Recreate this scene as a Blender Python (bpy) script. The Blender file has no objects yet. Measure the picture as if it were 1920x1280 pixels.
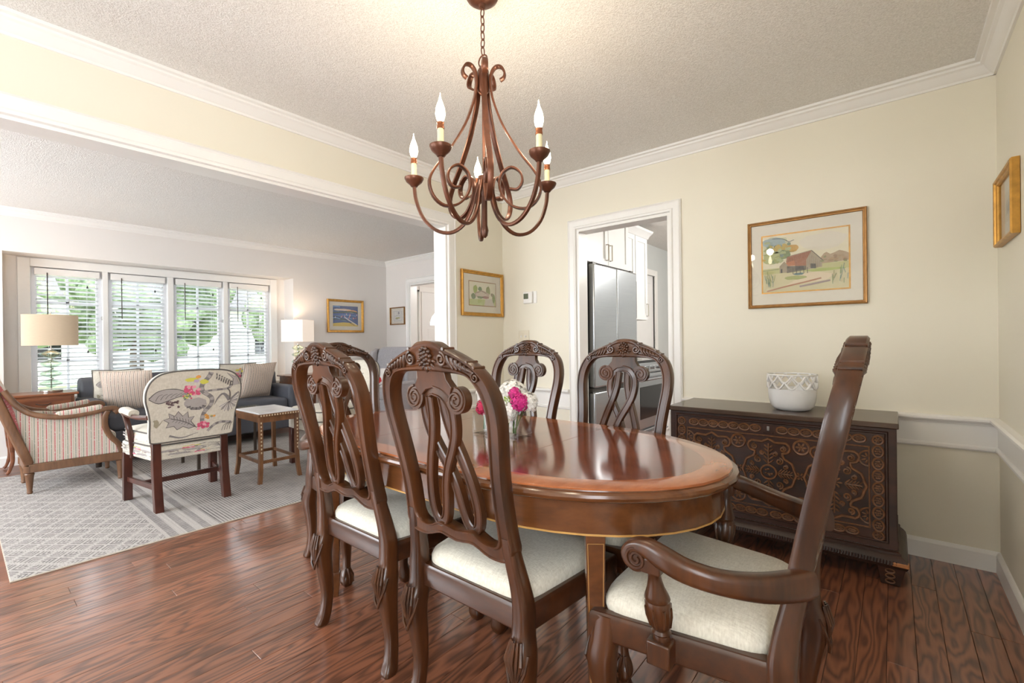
import bpy, bmesh, math, random
from mathutils import Vector, Matrix
PI = math.pi
random.seed(7)
S = bpy.context.scene
COL = S.collection

# ------------------------------------------------------------------ camera
FPX = 866.13
cam_d = bpy.data.cameras.new('camera'); cam_d.sensor_width = 36.0
cam_d.lens = FPX / 1920 * 36.0; cam_d.clip_start = 0.02; cam_d.clip_end = 200
cam = bpy.data.objects.new('camera', cam_d); COL.objects.link(cam)
_r = Vector((0.77149539, 0.63612843, -0.0116399)); _u = Vector((0.00772858, 0.00892355, 0.99993032))
_f = Vector((-0.63618797, 0.77153159, -0.00196811))
CM = Matrix((( _r.x, _u.x, -_f.x, 0), (_r.y, _u.y, -_f.y, 0), (_r.z, _u.z, -_f.z, 1.14), (0, 0, 0, 1)))
cam.matrix_world = CM
S.camera = cam

# ------------------------------------------------------------------ world, daylight, exposure
vs = S.view_settings
vs.view_transform = 'Standard'; vs.look = 'None'; vs.gamma = 1.0; vs.use_curve_mapping = False
vs.exposure = 0.42
W = bpy.data.worlds.new('sky'); S.world = W; W.use_nodes = True
bg = W.node_tree.nodes['Background']; bg.inputs[0].default_value = (0.86, 0.93, 1.0, 1); bg.inputs[1].default_value = 7.0

def area_light(name, loc, rot, sx, sy, power, col=(1, 1, 1)):
    d = bpy.data.lights.new(name, 'AREA'); d.shape = 'RECTANGLE'; d.size = sx; d.size_y = sy
    d.energy = power; d.color = col
    o = bpy.data.objects.new(name, d); COL.objects.link(o); o.location = loc; o.rotation_euler = rot
    return o
# added area lights boosting daylight; rear and living openings are invented, right one inferred
area_light('added_rear_fill', (-2.22, -1.72, 1.15), (PI/2, 0, 0), .74, 1.9, 5, (1.0, 0.985, 0.96))
area_light('daylight_right_window', (0.46, -0.85, 1.35), (PI/2, 0, PI/2), 1.3, 1.5, 10, (1.0, 0.985, 0.96))
area_light('added_living_fill', (-4.7, -2.02, 1.4), (PI/2, 0, 0), 2.5, 1.4, 40, (0.97, 0.985, 1.0))

# ------------------------------------------------------------------ helpers
def srgb(r, g, b):
    f = lambda c: (c/255/12.92) if c/255 <= .04045 else ((c/255+.055)/1.055)**2.4
    return (f(r), f(g), f(b), 1.0)

class MB:
    def __init__(s): s.v = []; s.f = []
    def add(s, vs_, fs_):
        o = len(s.v); s.v += [tuple(p) for p in vs_]; s.f += [tuple(i+o for i in f) for f in fs_]; return s
    def box(s, x0, x1, y0, y1, z0, z1):
        return s.add([(x0,y0,z0),(x1,y0,z0),(x1,y1,z0),(x0,y1,z0),(x0,y0,z1),(x1,y0,z1),(x1,y1,z1),(x0,y1,z1)],
                     [(0,3,2,1),(4,5,6,7),(0,1,5,4),(1,2,6,5),(2,3,7,6),(3,0,4,7)])
    def obox(s, c, size, M):
        """box of given size centred at c turned by 3x3 matrix M"""
        hx, hy, hz = [q/2 for q in size]; c = Vector(c)
        vs_ = [c + M @ Vector((a*hx, b*hy, d*hz)) for d in (-1, 1) for a, b in ((-1,-1),(1,-1),(1,1),(-1,1))]
        return s.add(vs_, [(0,3,2,1),(4,5,6,7),(0,1,5,4),(1,2,6,5),(2,3,7,6),(3,0,4,7)])
    def loft(s, rings, closed_path=False, cap=True, flip=False):
        n = len(rings[0]); m = len(rings); vs_ = [p for r in rings for p in r]; fs_ = []
        for i in range(m if closed_path else m-1):
            a = i*n; b = ((i+1) % m)*n
            for j in range(n):
                k = (j+1) % n; fs_.append((a+j, a+k, b+k, b+j))
        if cap and not closed_path:
            fs_.append(tuple(range(n-1, -1, -1))); fs_.append(tuple(range((m-1)*n, m*n)))
        if flip: fs_ = [tuple(reversed(f)) for f in fs_]
        return s.add(vs_, fs_)
    def sweep(s, pts, prof, up=(0,1,0), scale=None, closed=False, cap=True):
        """sweep profile [(a,b)] along pts; a in-plane normal, b towards up"""
        P = [Vector(p) for p in pts]; m = len(P); up = Vector(up); rings = []
        for i in range(m):
            if closed: T = P[(i+1) % m] - P[i-1]
            else: T = P[min(i+1, m-1)] - P[max(i-1, 0)]
            if T.length < 1e-9: T = Vector((0, 0, 1))
            T.normalize()
            A = up.cross(T)
            if A.length < 1e-4: A = Vector((1, 0, 0)).cross(T)
            A.normalize(); B = T.cross(A)
            sc = scale[i] if scale else 1.0
            sa, sb = sc if isinstance(sc, tuple) else (sc, sc)
            rings.append([P[i] + A*(a*sa) + B*(b*sb) for a, b in prof])
        return s.loft(rings, closed, cap)
    def tube(s, pts, r, n=8, closed=False, up=(0.013, 0.02, 1), scale=None):
        prof = [(math.cos(2*PI*k/n)*r, math.sin(2*PI*k/n)*r) for k in range(n)]
        return s.sweep(pts, prof, up, scale, closed)
    def lathe(s, prof, n=24, c=(0, 0, 0)):
        """prof [(r,z)]"""
        rings = []
        for r, z in prof:
            r = max(r, 1e-5)
            rings.append([(c[0]+r*math.cos(2*PI*k/n), c[1]+r*math.sin(2*PI*k/n), c[2]+z) for k in range(n)])
        return s.loft(rings)
    def ball(s, c, r, nu=8, nv=5, M=None):
        rx, ry, rz = r if isinstance(r, tuple) else (r, r, r)
        vs_ = []; c = Vector(c)
        def put(p):
            p = Vector(p)
            if M is not None: p = M @ p
            vs_.append(c + p)
        put((0, 0, -rz))
        for i in range(1, nv):
            t = -PI/2 + PI*i/nv
            for k in range(nu):
                a = 2*PI*k/nu; put((rx*math.cos(t)*math.cos(a), ry*math.cos(t)*math.sin(a), rz*math.sin(t)))
        put((0, 0, rz)); fs_ = []
        for k in range(nu): fs_.append((0, 1+(k+1) % nu, 1+k))
        for i in range(nv-2):
            for k in range(nu):
                a = 1+i*nu; b = a+nu; fs_.append((a+k, a+(k+1) % nu, b+(k+1) % nu, b+k))
        a = 1+(nv-2)*nu; e = len(vs_)-1
        for k in range(nu): fs_.append((a+k, a+(k+1) % nu, e))
        return s.add(vs_, fs_)
    def prism(s, poly, d0, d1, f):
        """poly [(a,b)] extruded from d0 to d1, f(a,b,d)->xyz"""
        n = len(poly); vs_ = [f(a, b, d0) for a, b in poly] + [f(a, b, d1) for a, b in poly]
        fs_ = [tuple(range(n-1, -1, -1)), tuple(range(n, 2*n))] + [(i, (i+1) % n, n+(i+1) % n, n+i) for i in range(n)]
        return s.add(vs_, fs_)
    def dome(s, outline, levels, c=(0, 0)):
        """stack of scaled outlines: levels [(z, scale)] -> cushion"""
        rings = [[(c[0]+(x-c[0])*k, c[1]+(y-c[1])*k, z) for x, y in outline] for z, k in levels]
        return s.loft(rings)
    def mesh(s, name, sharp=35, smooth=True):
        me = bpy.data.meshes.new(name); me.from_pydata(s.v, [], s.f); me.update()
        bm = bmesh.new(); bm.from_mesh(me); bmesh.ops.recalc_face_normals(bm, faces=bm.faces); bm.to_mesh(me); bm.free()
        if smooth:
            me.polygons.foreach_set('use_smooth', [True]*len(me.polygons))
            me.set_sharp_from_angle(angle=math.radians(sharp))
        return me
    def build(s, name, mat, parent=None, bevel=0, sharp=35, smooth=True, kind=None, segs=2):
        me = s.mesh(name, sharp, smooth); me.materials.append(mat)
        o = bpy.data.objects.new(name, me); COL.objects.link(o)
        if parent: o.parent = parent
        if bevel:
            b = o.modifiers.new('bevel', 'BEVEL'); b.width = bevel; b.segments = segs; b.limit_method = 'ANGLE'; b.angle_limit = math.radians(40)
        if kind: o['kind'] = kind
        return o

def thing(name, label, cat, loc=(0,0,0), rz=0, group=None):
    o = bpy.data.objects.new(name, None); COL.objects.link(o); o.location = loc; o.rotation_euler = (0, 0, rz)
    o.empty_display_size = .1
    return tag(o, label, cat, group)
def tag(o, label, cat, group=None):
    o['label'] = label; o['category'] = cat
    if group: o['group'] = group
    return o
def struct(o, label=None):
    o['kind'] = 'structure'
    if label: o['label'] = label; o['category'] = label.split()[-1]
    return o
def copy_tree(o, parent=None):
    c = o.copy(); COL.objects.link(c); c.parent = parent
    for ch in list(o.children): copy_tree(ch, c)
    return c
def spline(pts, n=6, closed=False):
    P = [Vector(p) for p in pts]; m = len(P); out = []
    for i in range(m if closed else m-1):
        p0 = P[i-1] if (closed or i > 0) else P[0]*2-P[1]
        p1 = P[i]; p2 = P[(i+1) % m]
        p3 = P[(i+2) % m] if (closed or i+2 < m) else P[-1]*2-P[-2]
        for k in range(n):
            t = k/n
            out.append(0.5*((2*p1) + (p2-p0)*t + (2*p0-5*p1+4*p2-p3)*t*t + (3*p1-p0-3*p2+p3)*t*t*t))
    if not closed: out.append(P[-1].copy())
    return out
def lerp1(tab, z):
    if z <= tab[0][0]: return tab[0][1]
    for (a, va), (b, vb) in zip(tab, tab[1:]):
        if z <= b: return va + (vb-va)*(z-a)/(b-a)
    return tab[-1][1]
def rrect(w, h, r, n=5):
    """rounded rectangle centred at origin"""
    out = []
    for cx, cy, a0 in ((w/2-r, h/2-r, 0), (-w/2+r, h/2-r, PI/2), (-w/2+r, -h/2+r, PI), (w/2-r, -h/2+r, 1.5*PI)):
        for k in range(n+1): a = a0+PI/2*k/n; out.append((cx+r*math.cos(a), cy+r*math.sin(a)))
    return out
def rotm(rx=0, ry=0, rz=0): return (Matrix.Rotation(rz, 3, 'Z') @ Matrix.Rotation(ry, 3, 'Y') @ Matrix.Rotation(rx, 3, 'X'))

# ------------------------------------------------------------------ materials
class X:
    """tiny expression wrapper around shader sockets"""
    nt = None
    def __init__(s, k): s.k = k
    @staticmethod
    def op(o, a, b=None, c=None):
        n = X.nt.nodes.new('ShaderNodeMath'); n.operation = o
        for i, q in enumerate((a, b, c)):
            if q is None: continue
            if isinstance(q, X): X.nt.links.new(q.k, n.inputs[i])
            else: n.inputs[i].default_value = q
        return X(n.outputs[0])
    def __add__(s, o): return X.op('ADD', s, o)
    def __radd__(s, o): return X.op('ADD', o, s)
    def __sub__(s, o): return X.op('SUBTRACT', s, o)
    def __rsub__(s, o): return X.op('SUBTRACT', o, s)
    def __mul__(s, o): return X.op('MULTIPLY', s, o)
    def __rmul__(s, o): return X.op('MULTIPLY', o, s)
    def __truediv__(s, o): return X.op('DIVIDE', s, o)
    def sin(s): return X.op('SINE', s)
    def fract(s): return X.op('FRACT', s)
    def abs(s): return X.op('ABSOLUTE', s)
    def gt(s, o): return X.op('GREATER_THAN', s, o)
    def lt(s, o): return X.op('LESS_THAN', s, o)
    def clamp(s): return X.op('MINIMUM', X.op('MAXIMUM', s, 0.0), 1.0)
    def min(s, o): return X.op('MINIMUM', s, o)
    def max(s, o): return X.op('MAXIMUM', s, o)

MATS = {}
def newmat(name):
    m = bpy.data.materials.new(name); m.use_nodes = True; MATS[name] = m
    nt = m.node_tree; X.nt = nt
    return m, nt, nt.nodes['Principled BSDF']
def coords(nt, kind='Object'):
    tc = nt.nodes.new('ShaderNodeTexCoord'); sp = nt.nodes.new('ShaderNodeSeparateXYZ')
    nt.links.new(tc.outputs[kind], sp.inputs[0])
    return [X(sp.outputs[i]) for i in range(3)]
def comb(nt, x, y, z):
    n = nt.nodes.new('ShaderNodeCombineXYZ')
    for i, q in enumerate((x, y, z)):
        if isinstance(q, X): nt.links.new(q.k, n.inputs[i])
        else: n.inputs[i].default_value = q
    return X(n.outputs[0])
def noise(nt, vec, scale=5, detail=4, rough=.5, dist=0):
    n = nt.nodes.new('ShaderNodeTexNoise'); n.inputs['Scale'].default_value = scale
    n.inputs['Detail'].default_value = detail; n.inputs['Roughness'].default_value = rough; n.inputs['Distortion'].default_value = dist
    if vec is not None: nt.links.new(vec.k, n.inputs['Vector'])
    return X(n.outputs['Fac'])
def ramp(nt, fac, stops):
    n = nt.nodes.new('ShaderNodeValToRGB'); nt.links.new(fac.k, n.inputs[0]); e = n.color_ramp.elements
    while len(e) < len(stops): e.new(0.5)
    for i, (p, c) in enumerate(stops): e[i].position = p; e[i].color = c
    return n.outputs[0]
def mixc(nt, fac, a, b):
    n = nt.nodes.new('ShaderNodeMix'); n.data_type = 'RGBA'
    if isinstance(fac, X): nt.links.new(fac.k, n.inputs[0])
    else: n.inputs[0].default_value = fac
    for q, i in ((a, 6), (b, 7)):
        if isinstance(q, tuple): n.inputs[i].default_value = q
        else: nt.links.new(q, n.inputs[i])
    return n.outputs[2]
def bump(nt, bs, h, strength=.3, dist=.01):
    n = nt.nodes.new('ShaderNodeBump'); n.inputs['Strength'].default_value = strength; n.inputs['Distance'].default_value = dist
    nt.links.new(h.k, n.inputs['Height']); nt.links.new(n.outputs[0], bs.inputs['Normal'])
def orand(nt): return X(nt.nodes.new('ShaderNodeObjectInfo').outputs['Random'])

def plain(name, col, rough=.5, metal=0, nscale=0, namt=.06, bumps=0, bscale=40, bdist=.004, coat=0, spec=None):
    m, nt, bs = newmat(name)
    c = col if len(col) == 4 else (*col, 1)
    bs.inputs['Base Color'].default_value = c; bs.inputs['Roughness'].default_value = rough; bs.inputs['Metallic'].default_value = metal
    if coat: bs.inputs['Coat Weight'].default_value = coat; bs.inputs['Coat Roughness'].default_value = .08
    if spec is not None: bs.inputs['Specular IOR Level'].default_value = spec
    tc = nt.nodes.new('ShaderNodeTexCoord'); v = X(tc.outputs['Object'])
    n = noise(nt, v, nscale or 8, 4)
    d = tuple(q*(1-namt) for q in c[:3])+(1,); u = tuple(min(1, q*(1+namt)) for q in c[:3])+(1,)
    nt.links.new(ramp(nt, n, [(.3, d), (.7, u)]), bs.inputs['Base Color'])
    if bumps: bump(nt, bs, noise(nt, v, bscale, 3), bumps, bdist)
    return m
def wood(name, dark, light, axis=2, scale=14, stretch=.12, rough=.3, coat=.3, bands=0, contrast=(.32, .68), bmp=.05):
    m, nt, bs = newmat(name)
    x, y, z = coords(nt); r = orand(nt)
    sc = [1, 1, 1]; sc[axis] = stretch
    v = comb(nt, x*sc[0]+r*7, y*sc[1]+r*3, z*sc[2]+r*5)
    n = noise(nt, v, scale, 6, .6, .4)
    n2 = noise(nt, v, scale*5, 3, .6)
    f = n*.75+n2*.25
    if bands: f = f*.55 + ((noise(nt, v, scale*.35, 2)*bands).sin()*.5+.5)*.45
    nt.links.new(ramp(nt, f, [(contrast[0], dark), (contrast[1], light)]), bs.inputs['Base Color'])
    bs.inputs['Roughness'].default_value = rough; bs.inputs['Coat Weight'].default_value = coat; bs.inputs['Coat Roughness'].default_value = .12
    if bmp: bump(nt, bs, f, bmp, .004)
    return m

cream = plain('cream_wall_paint', srgb(232, 226, 209), .6, nscale=2, namt=.012, bumps=.02, bscale=60)
cream_low = plain('cream_dado_paint', srgb(233, 225, 200), .55, nscale=2, namt=.012)
livwall = plain('warm_white_wall_paint', srgb(230, 225, 220), .6, nscale=2, namt=.012, bumps=.02, bscale=60)
white = plain('white_trim_paint', srgb(238, 236, 232), .32, namt=.01)
doorwhite = plain('white_door_paint', srgb(236, 235, 233), .35, namt=.01)
kwall = plain('kitchen_grey_wall', srgb(205, 208, 206), .6, namt=.012)

def ceiling_mat():
    m, nt, bs = newmat('textured_ceiling'); tc = nt.nodes.new('ShaderNodeTexCoord'); v = X(tc.outputs['Object'])
    n = noise(nt, v, 160, 2, .6); n2 = noise(nt, v, 55, 3)
    nt.links.new(ramp(nt, n, [(.3, srgb(222, 219, 213)), (.7, srgb(246, 244, 240))]), bs.inputs['Base Color'])
    bs.inputs['Roughness'].default_value = .8
    bump(nt, bs, n*.7+n2*.3, .55, .012); return m
ceil_m = ceiling_mat()

def plank_mat(name, dark, mid, light):
    m, nt, bs = newmat(name); x, y, z = coords(nt); r = orand(nt)
    # local x across, y along
    v = comb(nt, x*7.5+r*31, y*1.1+r*17, r*9)
    n = noise(nt, v, 1.0, 3, .45, .25)
    rings = ((n*95).sin()*.5+.5)
    fine = noise(nt, comb(nt, x*90+r*3, y*2.2, 0.0), 1.6, 4, .7)
    tone = noise(nt, comb(nt, x*3+r*50, y*.5, r*4), 1.2, 2)
    f = (rings*.55+fine*.45)
    c1 = ramp(nt, f, [(.10, dark), (.34, mid), (.8, light)])
    hs = nt.nodes.new('ShaderNodeHueSaturation'); hs.inputs['Saturation'].default_value = .97; nt.links.new(c1, hs.inputs['Color'])
    nt.links.new((r*.34+.74+tone*.2).k, hs.inputs['Value']); nt.links.new(hs.outputs[0], bs.inputs['Base Color'])
    bs.inputs['Roughness'].default_value = .3
    bs.inputs['Coat Weight'].default_value = 1.0; bs.inputs['Coat Roughness'].default_value = .17
    bump(nt, bs, f, .08, .003)
    return m
plank_m = plank_mat('oak_plank', srgb(66, 39, 28), srgb(116, 70, 48), srgb(148, 92, 64))
gap_m = plain('floor_gap_dark', srgb(38, 20, 14), .7)  # dark brown of the subfloor in the plank joints
def floor_far():
    m, nt, bs = newmat('oak_floor_distant'); x, y, z = coords(nt)
    row = X.op('FLOOR', x/.083); rr = (row*12.9898).sin()*43758.5; rr = rr.fract()
    f = noise(nt, comb(nt, x*60, y*1.5+rr*20, rr*7), 1.5, 4)
    c = ramp(nt, f*.6+rr*.4, [(.2, srgb(80, 47, 33)), (.8, srgb(140, 86, 60))])
    nt.links.new(c, bs.inputs['Base Color']); bs.inputs['Roughness'].default_value = .32
    return m
floor_far_m = floor_far()

chair_wood = wood('chair_walnut', srgb(38, 20, 10), srgb(94, 53, 25), 2, 9, .16, .30, .22)
rail_wood = wood('chair_rail_walnut', srgb(38, 20, 11), srgb(84, 46, 22), 0, 9, .16, .3, .4)
carve_wood = wood('chair_carved_walnut', srgb(34, 19, 11), srgb(90, 52, 26), 2, 20, .5, .36, .3)
def linen(name, c1, c2, s=260):
    m, nt, bs = newmat(name); x, y, z = coords(nt)
    a = noise(nt, comb(nt, x*s, y*s*.25, z*s*.25), 1, 2); b = noise(nt, comb(nt, x*s*.25, y*s, z*s*.25), 1, 2)
    f = a*.5+b*.5
    nt.links.new(ramp(nt, f, [(.3, c1), (.7, c2)]), bs.inputs['Base Color']); bs.inputs['Roughness'].default_value = .85
    bs.inputs['Sheen Weight'].default_value = .2
    bump(nt, bs, f, .35, .004); return m
seat_fab = linen('cream_seat_linen', srgb(206, 199, 182), srgb(234, 229, 214))

# ================================================================== THE SETTING
XL, XR, YB, ZC = -2.73, 0.39, 3.188, 2.46          # dining room planes
XL2 = -2.855                                         # living side of the opening wall
XW, YF = -6.5, 4.61                                  # living window wall, living far wall
def walls(name, boxes, mat):
    m = MB()
    for b in boxes: m.box(*b)
    return struct(m.build(name, mat, smooth=False))
DX0, DX1, DZ = -1.945, -1.19, 2.02                   # kitchen doorway
OPY0, OPY1, OPZ = -1.2, 2.511, 2.064                 # living room opening
wall_back = walls('wall_back', [(XL2, DX0, YB, YB+.12, 0, ZC), (DX0, DX1, YB, YB+.12, DZ, ZC), (DX1, XR+.12, YB, YB+.12, 0, ZC)], cream)
wall_left = walls('wall_left', [(XL2, XL, OPY1, YB, 0, ZC), (XL2, XL, OPY0, OPY1, OPZ, ZC), (XL2, XL, -1.82, OPY0, 0, ZC)], cream)
wall_right = walls('wall_right', [(XR, XR+.12, -.15, YB, 0, ZC), (XR, XR+.12, -1.82, -1.55, 0, ZC), (XR, XR+.12, -1.55, -.15, 0, .58), (XR, XR+.12, -1.55, -.15, 2.12, ZC)], cream)
wall_rear = walls('wall_rear', [(XL2, -2.64, -1.82, -1.7, 0, ZC), (-1.8, XR+.12, -1.82, -1.7, 0, ZC), (-2.64, -1.8, -1.82, -1.7, 0, .14), (-2.64, -1.8, -1.82, -1.7, 2.15, ZC)], cream)
# living room: the skin of the opening wall on the living side keeps the living paint
wall_opening_living = walls('wall_opening_living', [(XL2-.012, XL2, OPY1+.09, YF, 0, ZC), (XL2-.012, XL2, OPY0, OPY1+.09, OPZ+.09, ZC), (XL2-.012, XL2, -2.0, OPY0, 0, ZC), (XL2, XL2+.1, YB+.12, YF+.12, 0, ZC)], livwall)
NY0, NY1, NZ0, NZ1, ND = .31, 3.061, .42, 2.05, .28  # window niche
wall_window = walls('wall_window', [(XW-ND-.1, XW, -2.0, NY0, 0, ZC), (XW-ND-.1, XW, NY1, 6.72, 0, ZC) if False else (XW-ND-.1, XW, NY1, YF, 0, ZC),
    (XW-ND-.1, XW, NY0, NY1, NZ1, ZC), (XW-ND-.1, XW, NY0, NY1, 0, NZ0),
    (XW-ND-.1, XW-ND, NY0, .512, NZ0, NZ1), (XW-ND-.1, XW-ND, 2.862, NY1, NZ0, NZ1), (XW-ND-.1, XW-ND, .512, 2.862, 1.955, NZ1), (XW-ND-.1, XW-ND, .512, 2.862, NZ0, .62)], livwall)
FX0, FX1 = -5.88, -4.62                              # doorway to the entrance hall
wall_far = walls('wall_far', [(XW-.38, FX0, YF, YF+.12, 0, ZC), (FX0, FX1, YF, YF+.12, 2.05, ZC), (FX1, XL2, YF, YF+.12, 0, ZC)], livwall)
wall_near = walls('wall_near', [(XW-.38, -6.0, -2.12, -2.0, 0, ZC), (-3.4, XL2, -2.12, -2.0, 0, ZC), (-6.0, -3.4, -2.12, -2.0, 0, .65), (-6.0, -3.4, -2.12, -2.0, 2.15, ZC)], livwall)
# entrance hall
FDY0, FDY1 = 5.37, 6.28
wall_hall = walls('wall_hall', [(XW-.12, XW, YF+.12, 5.17, 0, ZC), (XW-.12, XW, 5.17, FDY1, 2.06, ZC), (XW-.12, XW, FDY1, 7.0, 0, ZC), (XW-.12, XW, 5.30, 5.345, 0, 2.06),
    (XW-.12, XL2, 7.0, 7.1, 0, ZC), (XL2, XL2+.1, YF+.12, 7.1, 0, ZC)], livwall)
# kitchen shell
wall_kitchen = walls('wall_kitchen', [(-2.72, -2.62, YB+.12, 5.66, 0, ZC), (-2.72, -2.62, 6.42, 7.5, 0, ZC), (-2.72, -2.62, 5.66, 6.42, 2.03, ZC), (-2.62, .55, 7.4, 7.5, 0, ZC), (.45, .55, YB+.12, 7.4, 0, ZC)], kwall)
ceiling = struct(MB().box(XW-.5, XR+.2, -2.12, 7.5, ZC, ZC+.1).build('ceiling', ceil_m, smooth=False))

# mouldings
def mould(name, prof, axis, a0, a1, wall, side, mat=None, z_off=0, parent=None):
    """prof [(out, z)] along axis 'x' or 'y' standing on plane wall, growing to side +-1"""
    f = (lambda o, z, d: (d, wall+side*o, z+z_off)) if axis == 'x' else (lambda o, z, d: (wall+side*o, d, z+z_off))
    o = MB().prism(prof, a0, a1, f).build(name, mat or white, parent, sharp=25)
    if not parent: struct(o)
    return o
CROWN = [(0,2.384),(.010,2.384),(.014,2.394),(.022,2.398),(.034,2.412),(.046,2.428),(.058,2.434),(.060,2.444),(.078,2.447),(.080,2.461),(0,2.461)]
mould('trim_1', CROWN, 'x', XL, XR, YB, -1); mould('trim_2', CROWN, 'y', -1.7, YB, XL, 1); mould('trim_3', CROWN, 'y', -1.7, YB, XR, -1)
mould('trim_4', CROWN, 'y', -2.0, YF, XW, 1); mould('trim_5', CROWN, 'x', XW, XL2, YF, -1)
RAIL = [(0,.698),(.012,.698),(.016,.708),(.03,.714),(.036,.722),(.036,.732),(.026,.738),(0,.740)]
FRIEZE = [(0,.596),(.006,.596),(.006,.700),(0,.700)]
BEAD = [(0,.574),(.010,.574),(.016,.582),(.016,.592),(.010,.600),(0,.600)]
BASE = [(0,0),(.016,0),(.016,.082),(.012,.090),(.006,.096),(0,.098)]
k = 6
for axis, a0, a1, wall, side in (('x', DX1+.078, XR, YB, -1), ('x', XL, DX0-.078, YB, -1), ('y', OPY1+.088, YB, XL, 1), ('y', -.15, YB, XR, -1)):
    for prof in (RAIL, FRIEZE, BEAD):
        mould('trim_%d' % k, prof, axis, a0, a1, wall, side); k += 1
i = 0
for nm, axis, a0, a1, wall, side in (('back', 'x', DX1+.078, XR, YB, -1), ('back_corner', 'x', XL, DX0-.078, YB, -1), ('left', 'y', OPY1+.088, YB, XL, 1), ('right', 'y', -1.7, YB, XR, -1),
        ('far', 'x', XW, FX0-.09, YF, -1), ('window', 'y', -2.0, YF, XW, 1)):
    mould('baseboard_'+nm, BASE, axis, a0, a1, wall, side)
# casings: kitchen doorway, living opening, entrance doorway
CAS = [(0,0),(.018,.004),(.022,.016),(.014,.024),(.014,.060),(.020,.068),(.012,.078),(0,.078)]      # (out, across)
def casing_x(name, x0, x1, zt, wall, side, w=.078):
    m = MB(); sc = w/.078
    L = [[(x0-a*sc, wall+side*o, z) for o, a in CAS] for z in (0,)] + [[(x0-a*sc, wall+side*o, zt+a*sc) for o, a in CAS]] + [[(x1+a*sc, wall+side*o, zt+a*sc) for o, a in CAS]] + [[(x1+a*sc, wall+side*o, 0) for o, a in CAS]]
    m.loft(L); return struct(m.build(name, white, sharp=25))
def casing_y(name, y0, y1, zt, wall, side, w=.078):
    m = MB(); sc = w/.078
    L = [[(wall+side*o, y0-a*sc, 0) for o, a in CAS], [(wall+side*o, y0-a*sc, zt+a*sc) for o, a in CAS], [(wall+side*o, y1+a*sc, zt+a*sc) for o, a in CAS], [(wall+side*o, y1+a*sc, 0) for o, a in CAS]]
    m.loft(L); return struct(m.build(name, white, sharp=25))
casing_x('trim_20', DX0, DX1, DZ, YB, -1); casing_x('trim_21', FX0, FX1, 2.05, YF, -1, .09)
casing_y('trim_22', OPY0, OPY1, OPZ, XL, 1, .088); casing_y('trim_23', OPY0, OPY1, OPZ, XL2-.012, -1, .088)
# linings of the three openings
m = MB(); m.box(DX0, DX0+.02, YB-.004, YB+.124, 0, DZ-.02); m.box(DX1-.02, DX1, YB-.004, YB+.124, 0, DZ-.02); m.box(DX0, DX1, YB-.004, YB+.124, DZ-.02, DZ)
struct(m.build('trim_24', white, smooth=False))
m = MB(); m.box(XL2-.014, XL+.002, OPY1-.015, OPY1, 0, OPZ-.015); m.box(XL2-.014, XL+.002, OPY0, OPY1, OPZ-.015, OPZ)
struct(m.build('trim_25', white, smooth=False))
m = MB(); m.box(FX0, FX0+.02, YF-.004, YF+.124, 0, 2.03); m.box(FX0, FX1, YF-.004, YF+.124, 2.03, 2.05); struct(m.build('trim_26', white, smooth=False))

# ---- floor: a dark subfloor showing in the joints, planks as pieces, a plain field where planks are too small to tell apart
floor = struct(MB().box(XW-.5, XR+.2, -2.12, 7.5, -.08, -.008).build('floor', gap_m, smooth=False))
PW = .083; PX0 = XR-45*PW
def plank_mesh(L, w=PW-.0012):
    c = .0012; m = MB(); a = [(0, 0), (w, 0), (w, L), (0, L)]; b = [(c, c), (w-c, c), (w-c, L-c), (c, L-c)]
    m.loft([[(x, y, -.008) for x, y in a], [(x, y, -c) for x, y in a], [(x, y, 0) for x, y in b]])
    return m.mesh('plank', smooth=False)
PM = {}
rnd = random.Random(3)
for row in range(45):
    x = PX0+row*PW; y = -1.7; yend = YB if x > XL2 else 4.5
    first = True
    while y < yend-.01:
        L = rnd.choice([.8, 1.0, 1.2, 1.4, 1.7])
        if first: L *= rnd.choice([.35, .6, .8, 1]); first = False
        L = round(min(L, yend-y), 3)
        if yend-y-L < .25: L = round(yend-y, 3)
        if L not in PM: PM[L] = plank_mesh(L-.0012); PM[L].materials.append(plank_m)
        o = bpy.data.objects.new('plank', PM[L]); COL.objects.link(o); o.parent = floor; o.location = (x, y, 0)
        y += L
m = MB(); m.box(XW, PX0, -2, YF, -.008, -.0005); m.box(PX0, XR, -2, -1.7, -.008, -.0005); m.box(-2.855, .45, YB, 7.4, -.008, -.0005); m.box(XW, PX0, YF, 7.0, -.008, -.0005); m.box(PX0, XL2, 4.5, 7.0, -.008, -.0005)
m.build('plank_field', floor_far_m, floor, smooth=False)

# ---- living room windows: four casement units in the niche
win_frame = plain('white_window_frame', srgb(232, 232, 236), .35, namt=.01)
def glass_mat(name, tint=(.97, .985, .98, 1), gl=.08):
    m, nt, bs = newmat(name); nt.nodes.remove(bs)
    t = nt.nodes.new('ShaderNodeBsdfTransparent'); t.inputs[0].default_value = tint
    g = nt.nodes.new('ShaderNodeBsdfGlossy'); g.inputs['Roughness'].default_value = .02
    mx = nt.nodes.new('ShaderNodeMixShader'); lw = nt.nodes.new('ShaderNodeLayerWeight'); lw.inputs[0].default_value = .25
    X.nt = nt; fac = X(lw.outputs['Fresnel'])*(.8 if gl < .25 else .3)+gl*.1
    nt.links.new(fac.k, mx.inputs[0]); nt.links.new(t.outputs[0], mx.inputs[1]); nt.links.new(g.outputs[0], mx.inputs[2])
    nt.links.new(mx.outputs[0], nt.nodes['Material Output'].inputs[0]); return m
pane_m = glass_mat('window_glass')
slat_m, nt, bs = newmat('white_blind_slat'); bs.inputs['Base Color'].default_value = srgb(240, 240, 240); bs.inputs['Roughness'].default_value = .4
tl = nt.nodes.new('ShaderNodeBsdfTranslucent'); tl.inputs[0].default_value = srgb(236, 238, 240); mx = nt.nodes.new('ShaderNodeMixShader'); mx.inputs[0].default_value = .4
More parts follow.
